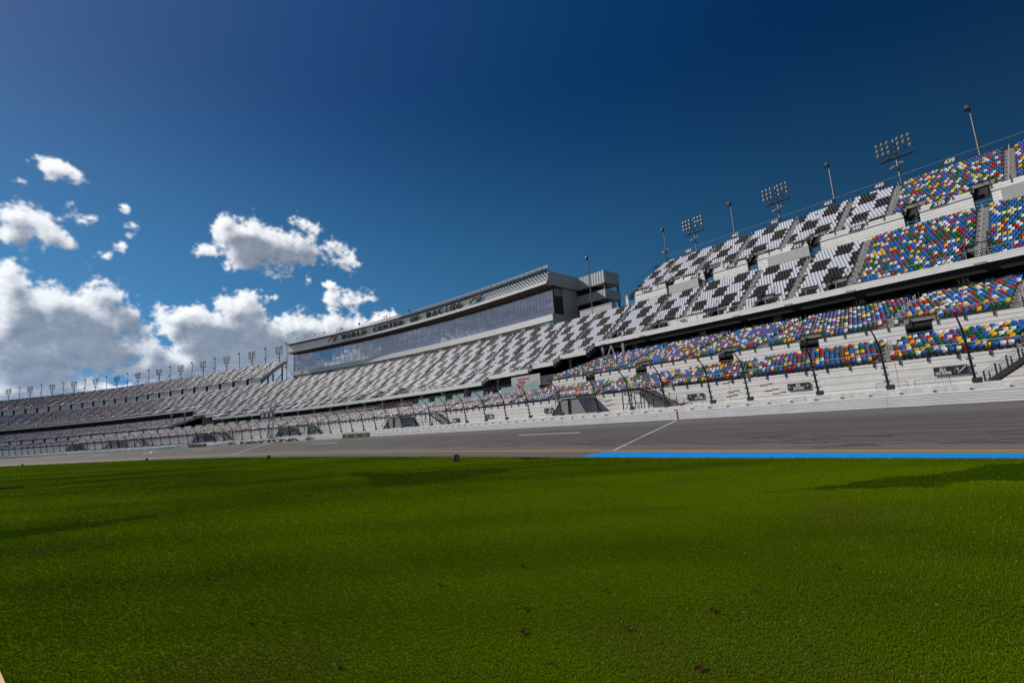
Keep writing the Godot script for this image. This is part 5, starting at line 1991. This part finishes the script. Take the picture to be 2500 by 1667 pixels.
# ------------------------------------------------------------------ small things on the lawn
func build_small() -> void:
	var spots := [[-14.15, 15.18], [-5.92, 11.47], [-5.15, 11.34], [-9.25, 15.36], [1.77, 12.14], [0.33, 8.78], [2.54, 8.36], [-3.27, 9.21], [-0.12, 10.12], [1.81, 10.01], [4.89, 11.52], [2.11, 12.0], [-0.1, 14.62], [-0.07, 11.32], [-2.2, 13.4], [3.6, 10.6], [7.4, 12.8], [-7.5, 13.1]]
	rng.seed = 808
	spots.sort_custom(func(a, b): return a[1] < b[1])
	var nth := 0
	for q in spots:
		nth += 1
		var t := thing("fallen_leaf", "small dark brown curled leaf on the lawn, %s closest to the bottom edge" % ordinal(nth - 1), "leaf", Vector3(q[0], 0.05, -q[1]), "fallen leaves on the lawn")
		var b := Basis(Vector3.UP, rng.randf() * TAU).scaled(Vector3.ONE * rng.randf_range(0.8, 1.5))
		var m := Mb.new()
		var pts := [Vector3(-0.07, 0.0, 0), Vector3(-0.03, 0.01, 0.035), Vector3(0.03, 0.015, 0.03), Vector3(0.08, 0.03, 0), Vector3(0.03, 0.015, -0.03), Vector3(-0.03, 0.01, -0.035)]
		for i in 6:
			m.tri(b * Vector3(0, -0.005, 0), b * pts[i], b * pts[(i + 1) % 6])
		part("blade", m.mesh(), M.leaf, t)
		m = Mb.new()
		m.tube(b * Vector3(-0.07, 0, 0), b * Vector3(-0.12, 0.02, 0.01), 0.004, 0.003, 4)
		part("stalk", m.mesh(), M.leaf, t)
	var t := thing("turf_mat", "thin black mat lying on the lawn at the left edge", "mat", Vector3(-64.5, 0.0, -64.3))
	var m := Mb.new()
	m.box(Basis(Vector3.UP, 0.17), Vector3(0, 0.07, 0), Vector3(3.4, 0.12, 0.8))
	part("sheet", m.mesh(), M.matte_black, t)
	t = thing("painted_kerb", "tan painted edge board in the bottom left corner of the lawn", "board", Vector3(-9.53, 0.0, -9.65))
	m = Mb.new()
	var dir := Vector3(0.77, 0, 0.64)
	m.boxv(Vector3(0.0, 0.07, 0.0), dir * 1.6, Vector3.UP * 0.06, Vector3(-0.64, 0, 0.77) * 0.05)
	part("board", m.mesh(), M.tan, t)

func _ready() -> void:
	make_curve()
	set_view()
	make_materials()
	plan_gaps()
	build_ground()
	build_track()
	build_wall()
	make_seat_mesh()
	build_lower()
	build_middle()
	build_upper(true)
	build_upper(false)
	build_tower()
	build_stair_tower()
	build_suites()
	build_fence()
	build_access()
	build_masts()
	build_signs()
	build_boards()
	build_small()
	build_grass()
